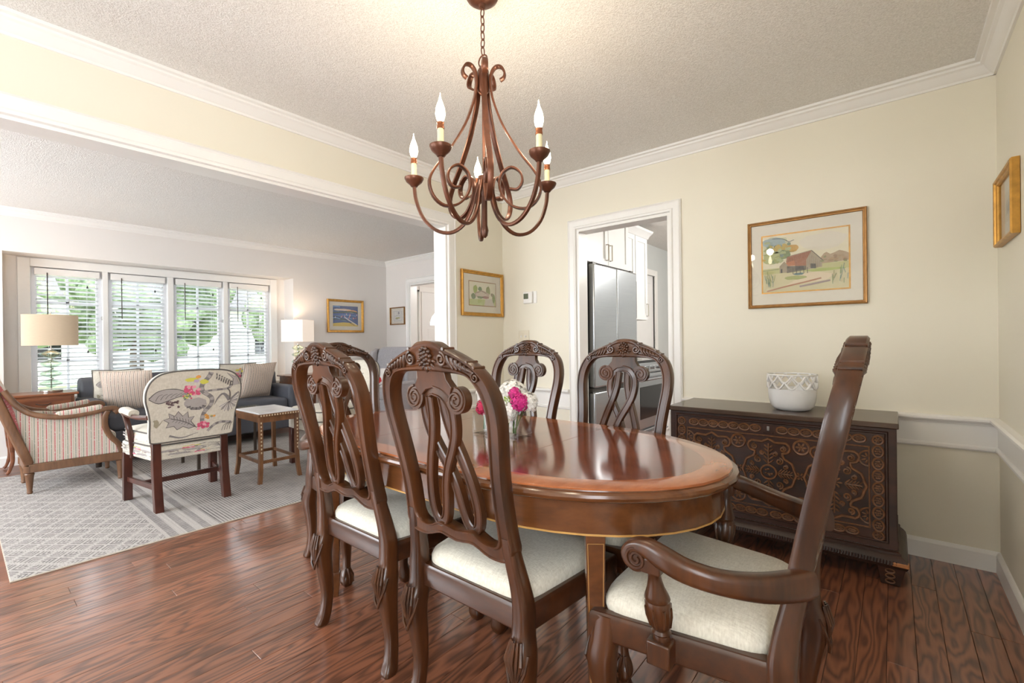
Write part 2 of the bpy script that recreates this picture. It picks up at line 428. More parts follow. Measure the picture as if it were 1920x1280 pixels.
nt.links.new(bs.outputs[0], mx.inputs[1]); nt.links.new(tl.outputs[0], mx.inputs[2]); nt.links.new(mx.outputs[0], nt.nodes['Material Output'].inputs[0])
dark_m = plain('dark_wand', srgb(60, 48, 40), .4)
tassel_m = plain('black_tassel', srgb(24, 22, 20), .5)
steel = plain('brushed_steel', srgb(190, 188, 184), .3, 1, 30, .05)
WY = [(.524, 1.065), (1.123, 1.662), (1.732, 2.266), (2.328, 2.855)]
XG = XW-ND                       # plane of the casing
casm = MB()
casm.box(XG, XG+.022, .422, .512, .56, 2.04); casm.box(XG, XG+.022, 2.862, 2.95, .56, 2.04); casm.box(XG, XG+.022, .512, 2.862, 1.955, 2.04)
for a, b in zip(WY, WY[1:]): casm.box(XG-.10, XG+.018, a[1]+.005, b[0]-.005, .62, 1.955)
casm.box(XG-.1, XG+.08, .40, 2.97, .60, .625)
struct(casm.build('trim_30', white, bevel=.004))
for wi, (a, b) in enumerate(WY):
    w = MB(); z0, z1 = .625, 1.955; x0, x1 = XG-.085, XG-.045
    w.box(x0, x1, a-.005, a+.04, z0, z1); w.box(x0, x1, b-.04, b+.005, z0, z1); w.box(x0, x1, a+.04, b-.04, z0, z0+.05); w.box(x0, x1, a+.04, b-.04, z1-.045, z1)
    w.box(x0+.012, x1-.012, (a+b)/2-.011, (a+b)/2+.011, z0+.05, z1-.045)
    for q in (1, 2, 3): zz = z0+.05+(z1-z0-.095)*q/4; w.box(x0+.012, x1-.012, a+.04, b-.04, zz-.011, zz+.011)
    wo = struct(w.build('window_%d' % (wi+1), win_frame, smooth=False))
    for q in range(4):
        for hh in (0, 1):
            zz0 = z0+.05+(z1-z0-.095)*q/4; zz1 = zz0+(z1-z0-.095)/4
            y0, y1 = (a+.04, (a+b)/2) if hh == 0 else ((a+b)/2, b-.04)
            MB().box(x0+.018, x0+.021, y0, y1, zz0, zz1).build('pane', pane_m, wo, smooth=False)
    # its blind
    lab = ['white slatted blind beside the table lamp with tan oval shade', 'white slatted blind tilted more closed than the others, behind the sofa',
           'white slatted blind between the more closed blind and the blind nearest the harbour painting', 'white slatted blind beside the table lamp with white square shade'][wi]
    bl = thing('window_blind', lab, 'blind', (XG-.012, (a+b)/2, .66), 0, 'slatted blinds in the living room windows')
    hw = (b-a)/2-.03
    MB().box(-.03, .03, -hw-.012, hw+.012, 1.215, 1.285).build('valance', white, bl, bevel=.004)
    tilt = [.26, .62, .26, .3][wi]; n = 26; sm = MB(); prof = rrect(.05, .0028, .0012, 1)
    M3 = rotm(0, -tilt, 0)
    sm.loft([[tuple(M3 @ Vector((px_, yy, pz_))) for px_, pz_ in prof] for yy in (-hw, hw)])
    sme = sm.mesh('slat', smooth=False); sme.materials.append(slat_m)
    for q in range(n):
        o = bpy.data.objects.new('slat', sme); COL.objects.link(o); o.parent = bl; o.location = (0, 0, .03+q*1.17/(n-1))
    MB().box(-.022, .022, -hw, hw, -.005, .012).build('bottom_rail', slat_m, bl, bevel=.003)
    for yy in (-hw*.62, 0, hw*.62):
        MB().box(-.026, -.0245, yy-.0012, yy+.0012, 0, 1.22).build('ladder_cord', slat_m, bl, smooth=False)
    MB().tube([(.034, -hw*.66, 1.24), (.036, -hw*.66, .78)], .0045, 6, up=(1, 0, 0)).build('tilt_wand', dark_m, bl)
    MB().tube([(.034, hw*.62, 1.24), (.034, hw*.62, .40)], .0011, 5, up=(1, 0, 0)).build('lift_cord', slat_m, bl)
    for zz in (1.10, .40):
        MB().lathe([(.002, .028), (.006, .02), (.009, 0), (.002, -.002)], 8, (.036, hw*.62, zz)).build('tassel', tassel_m, bl)
    if wi in (0, 2):
        MB().box(-.03, .02, hw+.028, hw+.045, .76, .80).build('latch', steel, bl, bevel=.003)

# unseen windows: rear and living ones added to let light in, right-wall one inferred
def added_window(n, x0, x1, z0, z1, y):
    w = MB()
    for a, b in ((x0, x0+.05), (x1-.05, x1)): w.box(a, b, y-.03, y+.03, z0, z1)
    w.box(x0+.05, x1-.05, y-.03, y+.03, z0, z0+.05); w.box(x0+.05, x1-.05, y-.03, y+.03, z1-.05, z1)
    return struct(w.build('window_%d' % n, win_frame, smooth=False))
added_window(5, -2.64, -1.8, .14, 2.15, -1.78); added_window(6, -6.0, -3.4, .65, 2.15, -2.08)
w = MB()
for a, b in ((-1.55, -1.5), (-.2, -.15)): w.box(XR+.08, XR+.12, a, b, .58, 2.12)
w.box(XR+.08, XR+.12, -1.5, -.2, .58, .63); w.box(XR+.08, XR+.12, -1.5, -.2, 2.07, 2.12); struct(w.build('window_7', win_frame, smooth=False))

# ---- entrance hall front door with fanlight and sidelight
dm = MB()
dxo, dxi = XW-.05, XW-.008
yc = (FDY0+FDY1)/2; R = .27; zf = 1.44
def fan(r, n=14): return [(yc+r*math.cos(PI*q/n), zf+r*math.sin(PI*q/n)) for q in range(n+1)]
# door slab with a half-round hole: strips around the arc
arc = fan(R); zt = 2.03
fy = lambda y, z, d: (d, y, z)
dm.prism([(FDY0, 0), (FDY1, 0), (FDY1, zf), (FDY0, zf)], dxo, dxi, fy)
dm.prism([(FDY0, zf), (yc-R, zf), (yc-R, zt), (FDY0, zt)], dxo, dxi, fy); dm.prism([(yc+R, zf), (FDY1, zf), (FDY1, zt), (yc+R, zt)], dxo, dxi, fy)
for q in range(14):
    (ya, za), (yb_, zb) = arc[q], arc[q+1]; dm.prism([(ya, za), (ya, zt), (yb_, zt), (yb_, zb)], dxo, dxi, fy)
door1 = struct(dm.build('door_1', doorwhite, smooth=False))
MB().prism(fan(R), dxo+.015, dxo+.02, fy).build('fanlight_pane', pane_m, door1, smooth=False)
for q in range(1, 4):
    a = PI*q/4; MB().tube([(dxi-.01, yc, zf), (dxi-.01, yc+R*math.cos(a), zf+R*math.sin(a))], .008, 6, up=(1, 0, 0)).build('muntin', doorwhite, door1)
for y0, y1, z0, z1 in ((FDY0+.12, yc-.04, 1.12, 1.38), (yc+.04, FDY1-.12, 1.12, 1.38), (FDY0+.12, yc-.04, .55, 1.02), (yc+.04, FDY1-.12, .55, 1.02), (FDY0+.12, yc-.04, .12, .45), (yc+.04, FDY1-.12, .12, .45)):
    p = MB(); p.loft([[(dxi-.002, a, b) for a, b in ((y0, z0), (y1, z0), (y1, z1), (y0, z1))], [(dxi+.006, a, b) for a, b in ((y0+.015, z0+.015), (y1-.015, z0+.015), (y1-.015, z1-.015), (y0+.015, z1-.015))]])
    p.build('panel', doorwhite, door1, smooth=False)
for zz in (1.75, 1.0, .25): MB().box(dxi, dxi+.008, FDY0-.006, FDY0+.012, zz-.045, zz+.045).build('hinge', steel, door1, smooth=False)
m = MB(); m.box(XW-.1, XW+.015, 5.345, FDY0, 0, 2.03); m.box(XW-.1, XW+.015, FDY1, FDY1+.03, 0, 2.03); m.box(XW-.1, XW+.015, 5.30, FDY1+.03, 2.03, 2.12); m.box(XW, XW+.015, 5.10, 5.17, 0, 2.12)
struct(m.build('trim_31', white, smooth=False))
sl = MB(); sl.box(XW-.08, XW-.04, 5.17, 5.195, 0, 2.06); sl.box(XW-.08, XW-.04, 5.285, 5.30, 0, 2.06); sl.box(XW-.08, XW-.04, 5.17, 5.30, 0, .5)
for q in range(5): sl.box(XW-.07, XW-.05, 5.19, 5.29, .5+.38*q, .52+.38*q)
slo = struct(sl.build('window_8', white, smooth=False))
for q in range(4): MB().box(XW-.063, XW-.06, 5.19, 5.29, .52+.38*q, .88+.38*q).build('pane', pane_m, slo, smooth=False)

# ================================================================== DINING CHAIRS
YBACK = [(.0, -.24), (.37, -.238), (.44, -.236), (.585, -.255), (.71, -.278), (.985, -.336), (1.045, -.349), (1.14, -.364)]
def yb(z): return lerp1(YBACK, z)
RINGO = [(0,1.142),(.035,1.138),(.062,1.124),(.080,1.118),(.12,1.103),(.165,1.080),(.204,1.044),(.225,.99),(.228,.93),(.219,.86),(.209,.78),(.206,.70),(.209,.63),(.212,.590),(.190,.560),(.13,.556),(.07,.576),(.03,.572),(0,.568)]
RINGI = [(0,1.060),(.030,1.060),(.060,1.059),(.085,1.058),(.115,1.056),(.148,1.047),(.172,1.02),(.186,.98),(.188,.93),(.179,.86),(.170,.78),(.166,.70),(.167,.645),(.164,.615),(.148,.598),(.110,.596),(.065,.614),(.03,.610),(0,.606)]
SEC = [(0,-.75),(0,.75),(.07,1),(.17,1),(.24,.80),(.76,.80),(.83,1),(.93,1),(1,.75),(1,-.75),(.93,-1),(.83,-1),(.76,-.80),(.24,-.80),(.17,-1),(.07,-1)]
def full_loop(half, n=3):
    r = spline([(x, 0, z) for x, z in half], n)
    return r + [Vector((-p.x, 0, p.z)) for p in r[-2:0:-1]]
RIB = [(-1,-.75),(-1,.75),(-.8,1),(-.62,1),(-.48,.72),(.48,.72),(.62,1),(.8,1),(1,.75),(1,-.75),(.8,-1),(.62,-1),(.48,-.72),(-.48,-.72),(-.62,-1),(-.8,-1)]
def spiral(cx, cz, r0, r1, turns, a0, sgn, n=20):
    out = []
    for q in range(n+1):
        t = q/n; r = r0+(r1-r0)*t; a = a0+sgn*2*PI*turns*t; out.append((cx+r*math.cos(a), cz+r*math.sin(a)))
    return out
def chair_meshes():
    D = {}
    # back frame ring
    O, I = full_loop(RINGO), full_loop(RINGI); m = MB(); d = .022; rings = []
    for o, i in zip(O, I):
        rings.append([(o.x+(i.x-o.x)*t, yb(o.z+(i.z-o.z)*t)+s*d, o.z+(i.z-o.z)*t) for t, s in SEC])
    m.loft(rings, closed_path=True); D['back_frame'] = m
    # interlaced splat
    rp = [(0,1.008),(-.035,.998),(-.058,.968),(-.062,.93),(-.054,.885),(-.034,.84),(-.006,.79),(.016,.73),(.028,.67),(.040,.630),(.060,.612),(.080,.628),(.088,.675),(.080,.74),(.060,.81),(.038,.87),(.023,.93),(.018,.99)]
    for nm, sg, dy in (('splat_ribbon', 1, .005), ('splat_ribbon2', -1, -.005)):
        pts = [(p.x*sg, yb(p.z)+dy, p.z) for p in spline([(x, 0, z) for x, z in rp], 3)]
        D[nm] = MB().sweep(pts, [(a*.0145, b*.0125) for a, b in RIB], (0, 1, 0))
    m = MB()
    poly = [(-.055,1.068),(.055,1.068),(.058,1.04),(.075,1.018),(.06,.985),(.03,1.008),(0,1.014),(-.03,1.008),(-.06,.985),(-.075,1.018),(-.058,1.04)]
    m.prism(poly, -.012, .012, lambda a, b, dd: (a, yb(b)+dd, b)); D['splat_head'] = m
    for nm, sg in (('volute', 1), ('volute2', -1)):
        m = MB(); c = (.084*sg, .985)
        circ = [(c[0]+.036*math.cos(2*PI*q/24), c[1]+.036*math.sin(2*PI*q/24)) for q in range(24)]
        m.prism(circ, -.013, .013, lambda a, b, dd: (a, yb(c[1])+dd, b))
        for face in (-1, 1):
            sp = spiral(c[0], c[1], .032, .004, 2.1, PI/2, -sg, 32)
            m.tube([(x, yb(c[1])+face*.0135, z) for x, z in sp], .0042, 6, up=(0, 1, 0))
        D[nm] = m
    # crest carving, both faces
    for face in (-1, 1):
        m = MB()
        Y = lambda z, e=0: yb(z)+face*(.020+e)
        for q in range(3):
            nq = (1, 6, 11)[q]
            for w in range(nq):
                a = 2*PI*w/nq+q*.3; r = .0105*q; x = r*math.cos(a)*.95; z = 1.101+r*math.sin(a)*1.05
                m.ball((x, Y(z, .003-.001*q), z), (.0066, .0066, .0066), 6, 4)
        for w in range(7):            # leaf collar
            a = PI+PI*(w+.5)/7; x, z = .031*math.cos(a), 1.094+.026*math.sin(a)
            m.ball((x, Y(z), z), (.010, .005, .0045), 6, 4, rotm(0, -a, 0))
        m.ball((0, Y(1.064), 1.064), (.004, .004, .008), 6, 4)
        for sg in (-1, 1):
            sp = spiral(.062*sg, 1.094, .019, .004, 1.6, PI/2, -sg, 22)
            m.tube([(x, Y(z, .001), z) for x, z in sp], .0046, 6, up=(0, 1, 0))
            m.ball((.062*sg, Y(1.094, .001), 1.094), (.005, .004, .005), 6, 4)
            for w in range(6):        # fluted acanthus leaf
                x0 = .084+.014*w; zt = lerp1([(.08,1.112),(.12,1.096),(.165,1.072)], x0+.012); zb = lerp1([(.08,1.066),(.12,1.064),(.165,1.056)], x0)
                m.tube([(sg*(x0+.002), Y(zt), zt-.002), (sg*(x0+.004), Y((zt+zb)/2, .003), (zt+zb)/2+.004), (sg*(x0+.016), Y(zb), zb+.002)], .0064, 6, up=(0, 1, 0), scale=[.9, 1.1, .45])
            sp = spiral(.176*sg, 1.050, .013, .003, 1.4, PI/2, sg, 16)
            m.tube([(x, Y(z, .001), z) for x, z in sp], .0033, 6, up=(0, 1, 0))
        D['crest_carving', face] = m
    # ridges across the top edge of the crest
    D['ridges'] = []
    for sg in (-1, 1):
        for x, z in ((.070, 1.124), (.150, 1.090), (.172, 1.077)):
            D['ridges'].append(MB().tube([(sg*x, yb(z)-.0205, z-.0035), (sg*x, yb(z)+.0205, z-.0035)], .0046, 8))
    return D
SQ = rrect(2, 2, .55, 3)
def leg_sweep(pts, mirror=1, n=4):
    """pts (x,y,z,hx,hy)"""
    P = spline([(a*mirror, b, c) for a, b, c, *_ in pts], n)
    hx = spline([(h[3], h[4], 0) for h in pts], n)
    m = MB(); rings = []
    for p, h in zip(P, hx): rings.append([(p.x+a*h.x, p.y+b*h.y, p.z) for a, b in SQ])
    return m.loft(rings)
def build_chair(name, label, group, arms=False):
    t = thing(name, label, 'armchair' if arms else 'chair', group=group)
    ex = .018 if arms else 0                       # armchairs are a little wider
    fr, rr_, ft = .262+ex*2, .222+ex, .199         # half width front, rear, front edge
    D = chair_meshes()
    sx = 1+ex/.21
    def put(nm, m, mat, parent=t, **kw):
        if arms: m.v = [(x*sx, y, z) for x, y, z in m.v]
        return m.build(nm, mat, parent, **kw)
    bf = put('back_frame', D['back_frame'], chair_wood, sharp=40)
    for face in (-1, 1): put('crest_carving', D['crest_carving', face], carve_wood, bf, sharp=60)
    for r_ in D['ridges']: put('crest_ridge', r_, chair_wood, bf)
    for nm in ('splat_ribbon', 'splat_ribbon2'): put('splat_ribbon', D[nm], chair_wood, sharp=40)
    put('splat_head', D['splat_head'], chair_wood, bevel=.002)
    for nm in ('volute', 'volute2'): put('volute', D[nm], chair_wood)
    # legs: rear ones run up into the back posts
    REAR = [(.190,-.262,.628,.019,.021),(.193,-.256,.585,.020,.022),(.205,-.240,.50,.021,.026),(.212,-.234,.44,.024,.029),(.212,-.236,.375,.026,.030),(.215,-.246,.335,.032,.036),(.218,-.248,.285,.031,.033),(.215,-.238,.20,.025,.026),(.216,-.230,.12,.020,.021),(.221,-.236,.05,.020,.022),(.226,-.248,.012,.023,.026),(.227,-.250,0,.021,.024)]
    REAR = [(x+ex, y, z, a, b) for x, y, z, a, b in REAR]
    if arms: REAR = [(x*1.0, y, z, a, b) for x, y, z, a, b in REAR]
    fx = fr-.030
    FRONT = [(fx-.004,ft-.036,.43,.029,.029),(fx,ft-.032,.365,.034,.034),(fx+.006,ft-.026,.31,.034,.034),(fx+.002,ft-.032,.22,.025,.025),(fx-.006,ft-.040,.13,.018,.018),(fx-.002,ft-.036,.075,.017,.017),(fx+.004,ft-.026,.045,.026,.026),(fx+.006,ft-.022,.02,.028,.028),(fx+.006,ft-.022,0,.020,.020)]
    for sg in (-1, 1):
        lg = leg_sweep(REAR, sg).build('leg', chair_wood, t, sharp=45)
        c = MB()
        for w in range(5):
            a = (w-2)*.5; bx = (.216+ex)*sg
            c.tube([(bx+.008*(w-2), -.272-.004*(2-abs(w-2)), .372), (bx+.0125*(w-2), -.286-.003*(2-abs(w-2)), .325), (bx+.004*(w-2), -.283, .272)], .0055, 6, up=(1, 0, .1), scale=[.7, 1.1, .5])
        for s2 in (-1, 1): c.tube([(bx+s2*.030, -.262, .34), (bx+s2*.029, -.276, .305), (bx+s2*.013, -.286, .262), (bx, -.284, .238)], .005, 6, up=(1, 0, .1))
        c.build('knee_carving', carve_wood, lg)
        lg = leg_sweep(FRONT, sg).build('leg', chair_wood, t, sharp=45)
        c = MB()
        for w in range(5): c.tube([((fx+.008*(w-2)*.9)*sg, ft+.002, .362), ((fx+.006+.012*(w-2))*sg, ft+.008, .32), ((fx+.004+.003*(w-2))*sg, ft+.002, .27)], .005, 6, up=(1, 0, .1), scale=[.7, 1.1, .5])
        c.build('knee_carving', carve_wood, lg)
        c = MB()
        for w in range(3):
            a = PI/2+(w-1)*.9; c.tube([((fx+.004)*sg+.014*math.cos(a), ft-.028+.014*math.sin(a), .075), ((fx+.005)*sg+.028*math.cos(a), ft-.024+.028*math.sin(a), .045), ((fx+.006)*sg+.028*math.cos(a), ft-.022+.028*math.sin(a), .012)], .006, 6, up=(.3, .2, .1))
        c.build('claw', chair_wood, lg)
    # seat frame ring (trapezoid) and upholstered seat
    m = MB()
    outer = [(-rr_, -.238), (rr_, -.238), (fr, ft), (-fr, ft)]; inner = [(-rr_+.03, -.205), (rr_-.03, -.205), (fr-.03, ft-.03), (-fr+.03, ft-.03)]
    z0, z1 = .365, .437
    rings = []
    for (ox, oy), (ix, iy) in zip(outer, inner): rings.append([(ox, oy, z0+.006), (ox, oy, z1-.012), (ox+(ix-ox)*.2, oy+(iy-oy)*.2, z1), (ix, iy, z1), (ix, iy, z0), (ox+(ix-ox)*.2, oy+(iy-oy)*.2, z0)])
    m.loft(rings, closed_path=True); m.build('seat_frame', rail_wood, t, bevel=.002)
    ow = []
    k_ = 36
    for q in range(k_):
        a = 2*PI*q/k_; cx, cy = math.cos(a), math.sin(a); e = .26
        u = math.copysign(abs(cx)**e, cx); v = math.copysign(abs(cy)**e, cy)
        y = (ft-.012+(-.222))/2 + v*(ft-.012+.222)/2; tt = (y+.222)/(ft+.21); wdt = (rr_-.018)+(fr-rr_)*tt
        ow.append((u*wdt, y))
    MB().dome(ow, [(.425, .985), (.440, 1.0), (.456, 1.0), (.471, .97), (.483, .90), (.491, .78), (.497, .58), (.500, .3), (.501, .02)], (0, -.01)).build('seat', seat_fab, t, sharp=80)
    if arms:
        for sg in (-1, 1):
            P = [(.208, -.285, .625), (.235, -.262, .620), (.285, -.205, .618), (.325, -.135, .624), (.345, -.07, .636), (.345, -.02, .650), (.338, .02, .660), (.332, .052, .657), (.330, .070, .640), (.330, .064, .620), (.330, .044, .611), (.330, .028, .620), (.330, .027, .634), (.330, .038, .638)]
            hw = [(.018,.030), (.020,.031), (.021,.028), (.021,.024), (.021,.024), (.021,.024), (.021,.020), (.021,.015), (.021,.014), (.021,.013), (.021,.012), (.020,.010), (.019,.008), (.018,.006)]
            Ps = spline([(x*sg, y, z) for x, y, z in P], 4); Hs = spline([(a, b, 0) for a, b in hw], 4)
            am = MB().sweep(Ps, rrect(2, 2, .6, 3), (1*sg, .0, .0) if False else (0, .3, 1), None) if False else MB()
            rings = []
            for q, (p, h) in enumerate(zip(Ps, Hs)):
                T = (Ps[min(q+1, len(Ps)-1)]-Ps[max(q-1, 0)]).normalized()
                # side vector stays horizontal; the other follows the curl
                hv = Vector((T.x, T.y, 0)); 
                side = Vector((1, 0, 0)) if q > 20 else Vector((0, 0, 1)).cross(hv).normalized() if hv.length > .05 else Vector((1, 0, 0))
                if side.x < 0: side = -side
                upv = T.cross(side).normalized() if T.cross(side).length > .01 else Vector((0, 0, 1))
                rings.append([p+side*(a*h.x)+upv*(b*h.y) for a, b in rrect(2, 2, .6, 3)])
            am.loft(rings); arm = am.build('arm', chair_wood, t, sharp=50)
            vo = MB(); vo.prism([(.043+.030*math.cos(2*PI*q/22), .633+.029*math.sin(2*PI*q/22)) for q in range(22)], .330*sg-.020, .330*sg+.020, lambda a, b, d: (d, a, b))
            for fc in (-1, 1): vo.tube([(.330*sg+fc*.0205, a, b) for a, b in spiral(.043, .633, .026, .004, 1.9, PI/2, -1, 30)], .0042, 6, up=(1, 0, 0))
            vo.build('volute', chair_wood, arm)
            # turned support standing on a block fixed to the seat rail
            sup = MB().lathe([(.017,.655),(.017,.628),(.014,.622),(.016,.600),(.020,.580),(.027,.560),(.030,.548),(.027,.541),(.030,.534),(.031,.518),(.028,.488),(.021,.462),(.017,.455),(.023,.448),(.019,.441),(.022,.432),(.022,.425)], 20, (0, 0, 0))
            v0 = Vector((.283*sg, .010, .44)); v1 = Vector((.334*sg, .010, .64))
            sup.v = [(x+(v0.x+(v1.x-v0.x)*(z-.44)/.22), y+.010, z-.02*(z-.425)/.2) for x, y, z in sup.v]
            so = sup.build('arm_support', chair_wood, t, sharp=40)
            c = MB()
            for w in range(8):
                a = 2*PI*w/8
                def pt(z, r): return (v0.x+(v1.x-v0.x)*(z-.44)/.22+r*math.cos(a), .010+r*math.sin(a), z-.02*(z-.425)/.2)
                c.tube([pt(.528, .030), pt(.505, .0295), pt(.470, .023)], .0038, 5, up=(.1, .2, 1) if False else (math.sin(a), -math.cos(a), .2))
            c.build('leaf_carving', carve_wood, so)
            MB().box(.283*sg-.028, .283*sg+.028, -.018, .038, .372, .428).build('support_block', chair_wood, t, bevel=.004)
            MB().box(.334*sg-.017, .334*sg+.017, -.013, .033, .606, .640).build('arm_block', chair_wood, arm, bevel=.003)
    return t
side0 = build_chair('dining_chair', 'x', 'side chairs at the dining table')
spots = [((-.965, 1.183, 0), 0, 'carved walnut dining chair, back to the camera, tucked in by the inlaid table leg'),
         ((-1.572, 1.195, 0), 0, 'carved walnut dining chair next to the one by the inlaid leg, towards the living room'),
         ((-.948, 1.608, 0), PI, 'carved walnut dining chair standing before the refrigerator doorway'),
         ((-1.505, 1.608, 0), PI, 'carved walnut dining chair behind the flower vase, under the light switch')]
for q, (loc, rz, lab) in enumerate(spots):
    o = side0 if q == 0 else copy_tree(side0)
    o.location = loc; o.rotation_euler = (0, 0, rz); o['label'] = lab
arm0 = build_chair('dining_armchair', 'carved dining armchair with scrolled arms standing in front of the carved chest', 'armchairs at the table ends', True)
arm0.location = (-.426, 1.352, 0); arm0.rotation_euler = (0, 0, PI/2+.02)
o = copy_tree(arm0); o.location = (-2.175, 1.45, 0); o.rotation_euler = (0, 0, -PI/2); o['label'] = 'carved dining armchair at the table end next to the living room opening'

# ================================================================== DINING TABLE
table_top_m = wood('mahogany_top', srgb(84, 36, 20), srgb(140, 72, 42), 0, 6, .14, .12, .6, bmp=.0)
band_m = wood('satinwood_crossband', srgb(150, 82, 46), srgb(186, 112, 68), 1, 16, .3, .13, .6, bmp=0)
apron_m = wood('mahogany_apron', srgb(70, 38, 20), srgb(118, 72, 38), 0, 7, .12, .2, .4)
inlay_m = plain('boxwood_inlay', srgb(196, 150, 84), .35, namt=.1)
black_line = plain('ebony_line', srgb(28, 18, 14), .3)
TXC, TYC, TA, TBH, TS = -1.285, 1.393, .60, .448, .325      # centre, end half-axis, half width, half of the straight part
def oval(off, n=20):
    """closed outline of the table top grown by off"""
    out = []
    for q in range(n+1):
        a = -PI/2+PI*q/n; out.append((TXC+TS+(TA+off)*math.cos(a), TYC+(TBH+off)*math.sin(a)))
    for q in range(n+1):
        a = PI/2+PI*q/n; out.append((TXC-TS+(TA+off)*math.cos(a), TYC+(TBH+off)*math.sin(a)))
    return out
table = thing('dining_table', 'oval mahogany dining table with pale banded top and inlaid legs', 'table', (TXC, TYC, 0))
def loc(m): m.v = [(x-TXC, y-TYC, z) for x, y, z in m.v]; return m
m = MB(); m.loft([[(x, y, z) for x, y in oval(o)] for o, z in ((-.06,.724),(.004,.724),(.012,.727),(.018,.733),(.020,.740),(.017,.747),(.010,.750),(.004,.7515),(.001,.7515),(.0005,.7545),(-.06,.7545))])
loc(m).build('top_moulding', apron_m, table, sharp=30)
B = .078
def halfend(sg, off, n=20):
    out = []
    for q in range(n+1):
        a = -PI/2+PI*q/n; out.append((TXC+sg*(TS+.0008+(TA+off)*math.cos(a)), TYC+(TBH+off)*math.sin(a)))
    return out
for sg in (1, -1):
    loc(MB().prism(halfend(sg, -B), .74, .76, lambda a, b, d: (a, b, d))).build('top_panel', table_top_m, table, smooth=False)
    o_, i_ = halfend(sg, 0), halfend(sg, -B)
    bm_ = MB(); bm_.loft([[(*o_[q], .745), (*o_[q], .7592), (o_[q][0]*.98+i_[q][0]*.02, o_[q][1]*.98+i_[q][1]*.02, .76), (*i_[q], .76), (*i_[q], .745)] for q in range(len(o_))])
    loc(bm_).build('crossband', band_m, table, sharp=30)
loc(MB().box(TXC-TS+.0008, TXC+TS-.0008, TYC-TBH+B, TYC+TBH-B, .74, .76)).build('top_leaf', table_top_m, table, smooth=False)
for sg in (-1, 1):
    y0, y1 = sorted((TYC+sg*TBH, TYC+sg*(TBH-B)))
    loc(MB().box(TXC-TS+.0008, TXC+TS-.0008, y0, y1, .745, .76)).build('crossband', band_m, table, smooth=False)
m = MB(); o1, i1 = oval(-.024), oval(-.05); m.loft([[(*o1[q], .63), (*o1[q], .728), (*i1[q], .728), (*i1[q], .63)] for q in range(len(o1))], closed_path=True)
ap = loc(m).build('apron', apron_m, table, sharp=30)
m = MB(); o1, i1 = oval(-.0225), oval(-.03); m.loft([[(*o1[q], .628), (*o1[q], .633), (*i1[q], .633), (*i1[q], .628)] for q in range(len(o1))], closed_path=True)
loc(m).build('string_inlay', inlay_m, ap, sharp=30)
def table_leg(px_, py_, yaw):
    h = MB(); rot = Matrix.Rotation(yaw, 3, 'Z')
    def ring(hw, z): return [tuple(Vector((px_-TXC, py_-TYC, z)) + rot @ Vector((a*hw, b*hw, 0))) for a, b in ((-1,-1),(1,-1),(1,1),(-1,1))]
    h.loft([ring(.026, .728), ring(.026, .62), ring(.0255, .60), ring(.017, .11), ring(.0205, .105), ring(.0205, .085), ring(.013, 0)])
    lo = h.build('leg', apron_m, table, bevel=.0015)
    def P(a, z, e=.0005): return tuple(Vector((px_-TXC, py_-TYC, z)) + rot @ Vector((a, -(.026+e), 0)))
    ov = MB(); pts = [(.0175*math.cos(2*PI*q/24), .678+.033*math.sin(2*PI*q/24)) for q in range(24)]
    ov.prism(pts, 0, 1, lambda a, b, d: P(a, b, .0008*d)); ov.build('oval_inlay', inlay_m, lo, smooth=False)
    st = MB()
    for s2 in (-1, 1):
        q0, q1 = P(s2*.021, .60, -.0002), None
        a0 = Vector((px_-TXC, py_-TYC, 0))
        st.tube([tuple(a0+rot @ Vector((s2*.021, -.0256, .603))), tuple(a0+rot @ Vector((s2*.0135, -.0172, .115)))], .0007, 5, up=(1, 0, 0))
    st.tube([tuple(a0+rot @ Vector((s2*.021, -.0256, .603))) for s2 in (-1, 1)], .0007, 5)
    st.tube([tuple(a0+rot @ Vector((s2*.026, -.0262, .632))) for s2 in (-1, 1)], .0011, 5)
    st.build('string_inlay', inlay_m, lo)
for lx, ly, yaw in ((-.622, 1.092, .64), (-.622, 1.694, PI-.64), (-1.948, 1.092, -.64), (-1.948, 1.694, PI+.64)): table_leg(lx, ly, yaw)

# ================================================================== CHANDELIER
bronze = wood('oiled_bronze', srgb(62, 36, 24), srgb(120, 72, 50), 2, 12, .4, .38, .1)
MATS['oiled_bronze'].node_tree.nodes['Principled BSDF'].inputs['Metallic'].default_value = .55
candle_m = plain('ivory_candle_sleeve', srgb(232, 222, 178), .5)
copper_m = plain('copper_collar', srgb(150, 92, 60), .35, .6)
def bulb_mat(name, col, st):
    m, nt, bs = newmat(name); bs.inputs['Base Color'].default_value = (1, .95, .85, 1)
    bs.inputs['Emission Color'].default_value = col; bs.inputs['Emission Strength'].default_value = st; return m
bulb_m = bulb_mat('lit_flame_bulb', (1.0, .86, .62, 1), 9)
CX, CY = -1.196, 1.296
ch = thing('chandelier', 'bronze scroll-arm chandelier with five lit candle bulbs hanging over the dining table', 'chandelier', (CX, CY, ZC))
def cz(m): m.v = [(x, y, z-ZC) for x, y, z in m.v]; return m
cz(MB().lathe([(.064,2.461),(.064,2.452),(.058,2.44),(.040,2.426),(.014,2.418),(.012,2.408)], 28)).build('canopy', bronze, ch)
zz = 2.405; q = 0
while zz > 2.232:
    c = MB(); pts = []
    for w in range(14):
        a = 2*PI*w/14; u, v = .0085*math.cos(a), .0175*math.sin(a)
        pts.append((u, 0, zz-.0175+v) if q % 2 == 0 else (0, u, zz-.0175+v))
    c.tube(pts, .0022, 6, closed=True, up=(0, 1, 0) if q % 2 == 0 else (1, 0, 0)); cz(c).build('chain_link', bronze, ch)
    zz -= .029; q += 1
c = MB(); c.tube([(.022*math.cos(2*PI*w/20), 0, 2.205+.022*math.sin(2*PI*w/20)) for w in range(20)], .0028, 6, closed=True, up=(0, 1, 0)); cz(c).build('hanging_ring', bronze, ch)
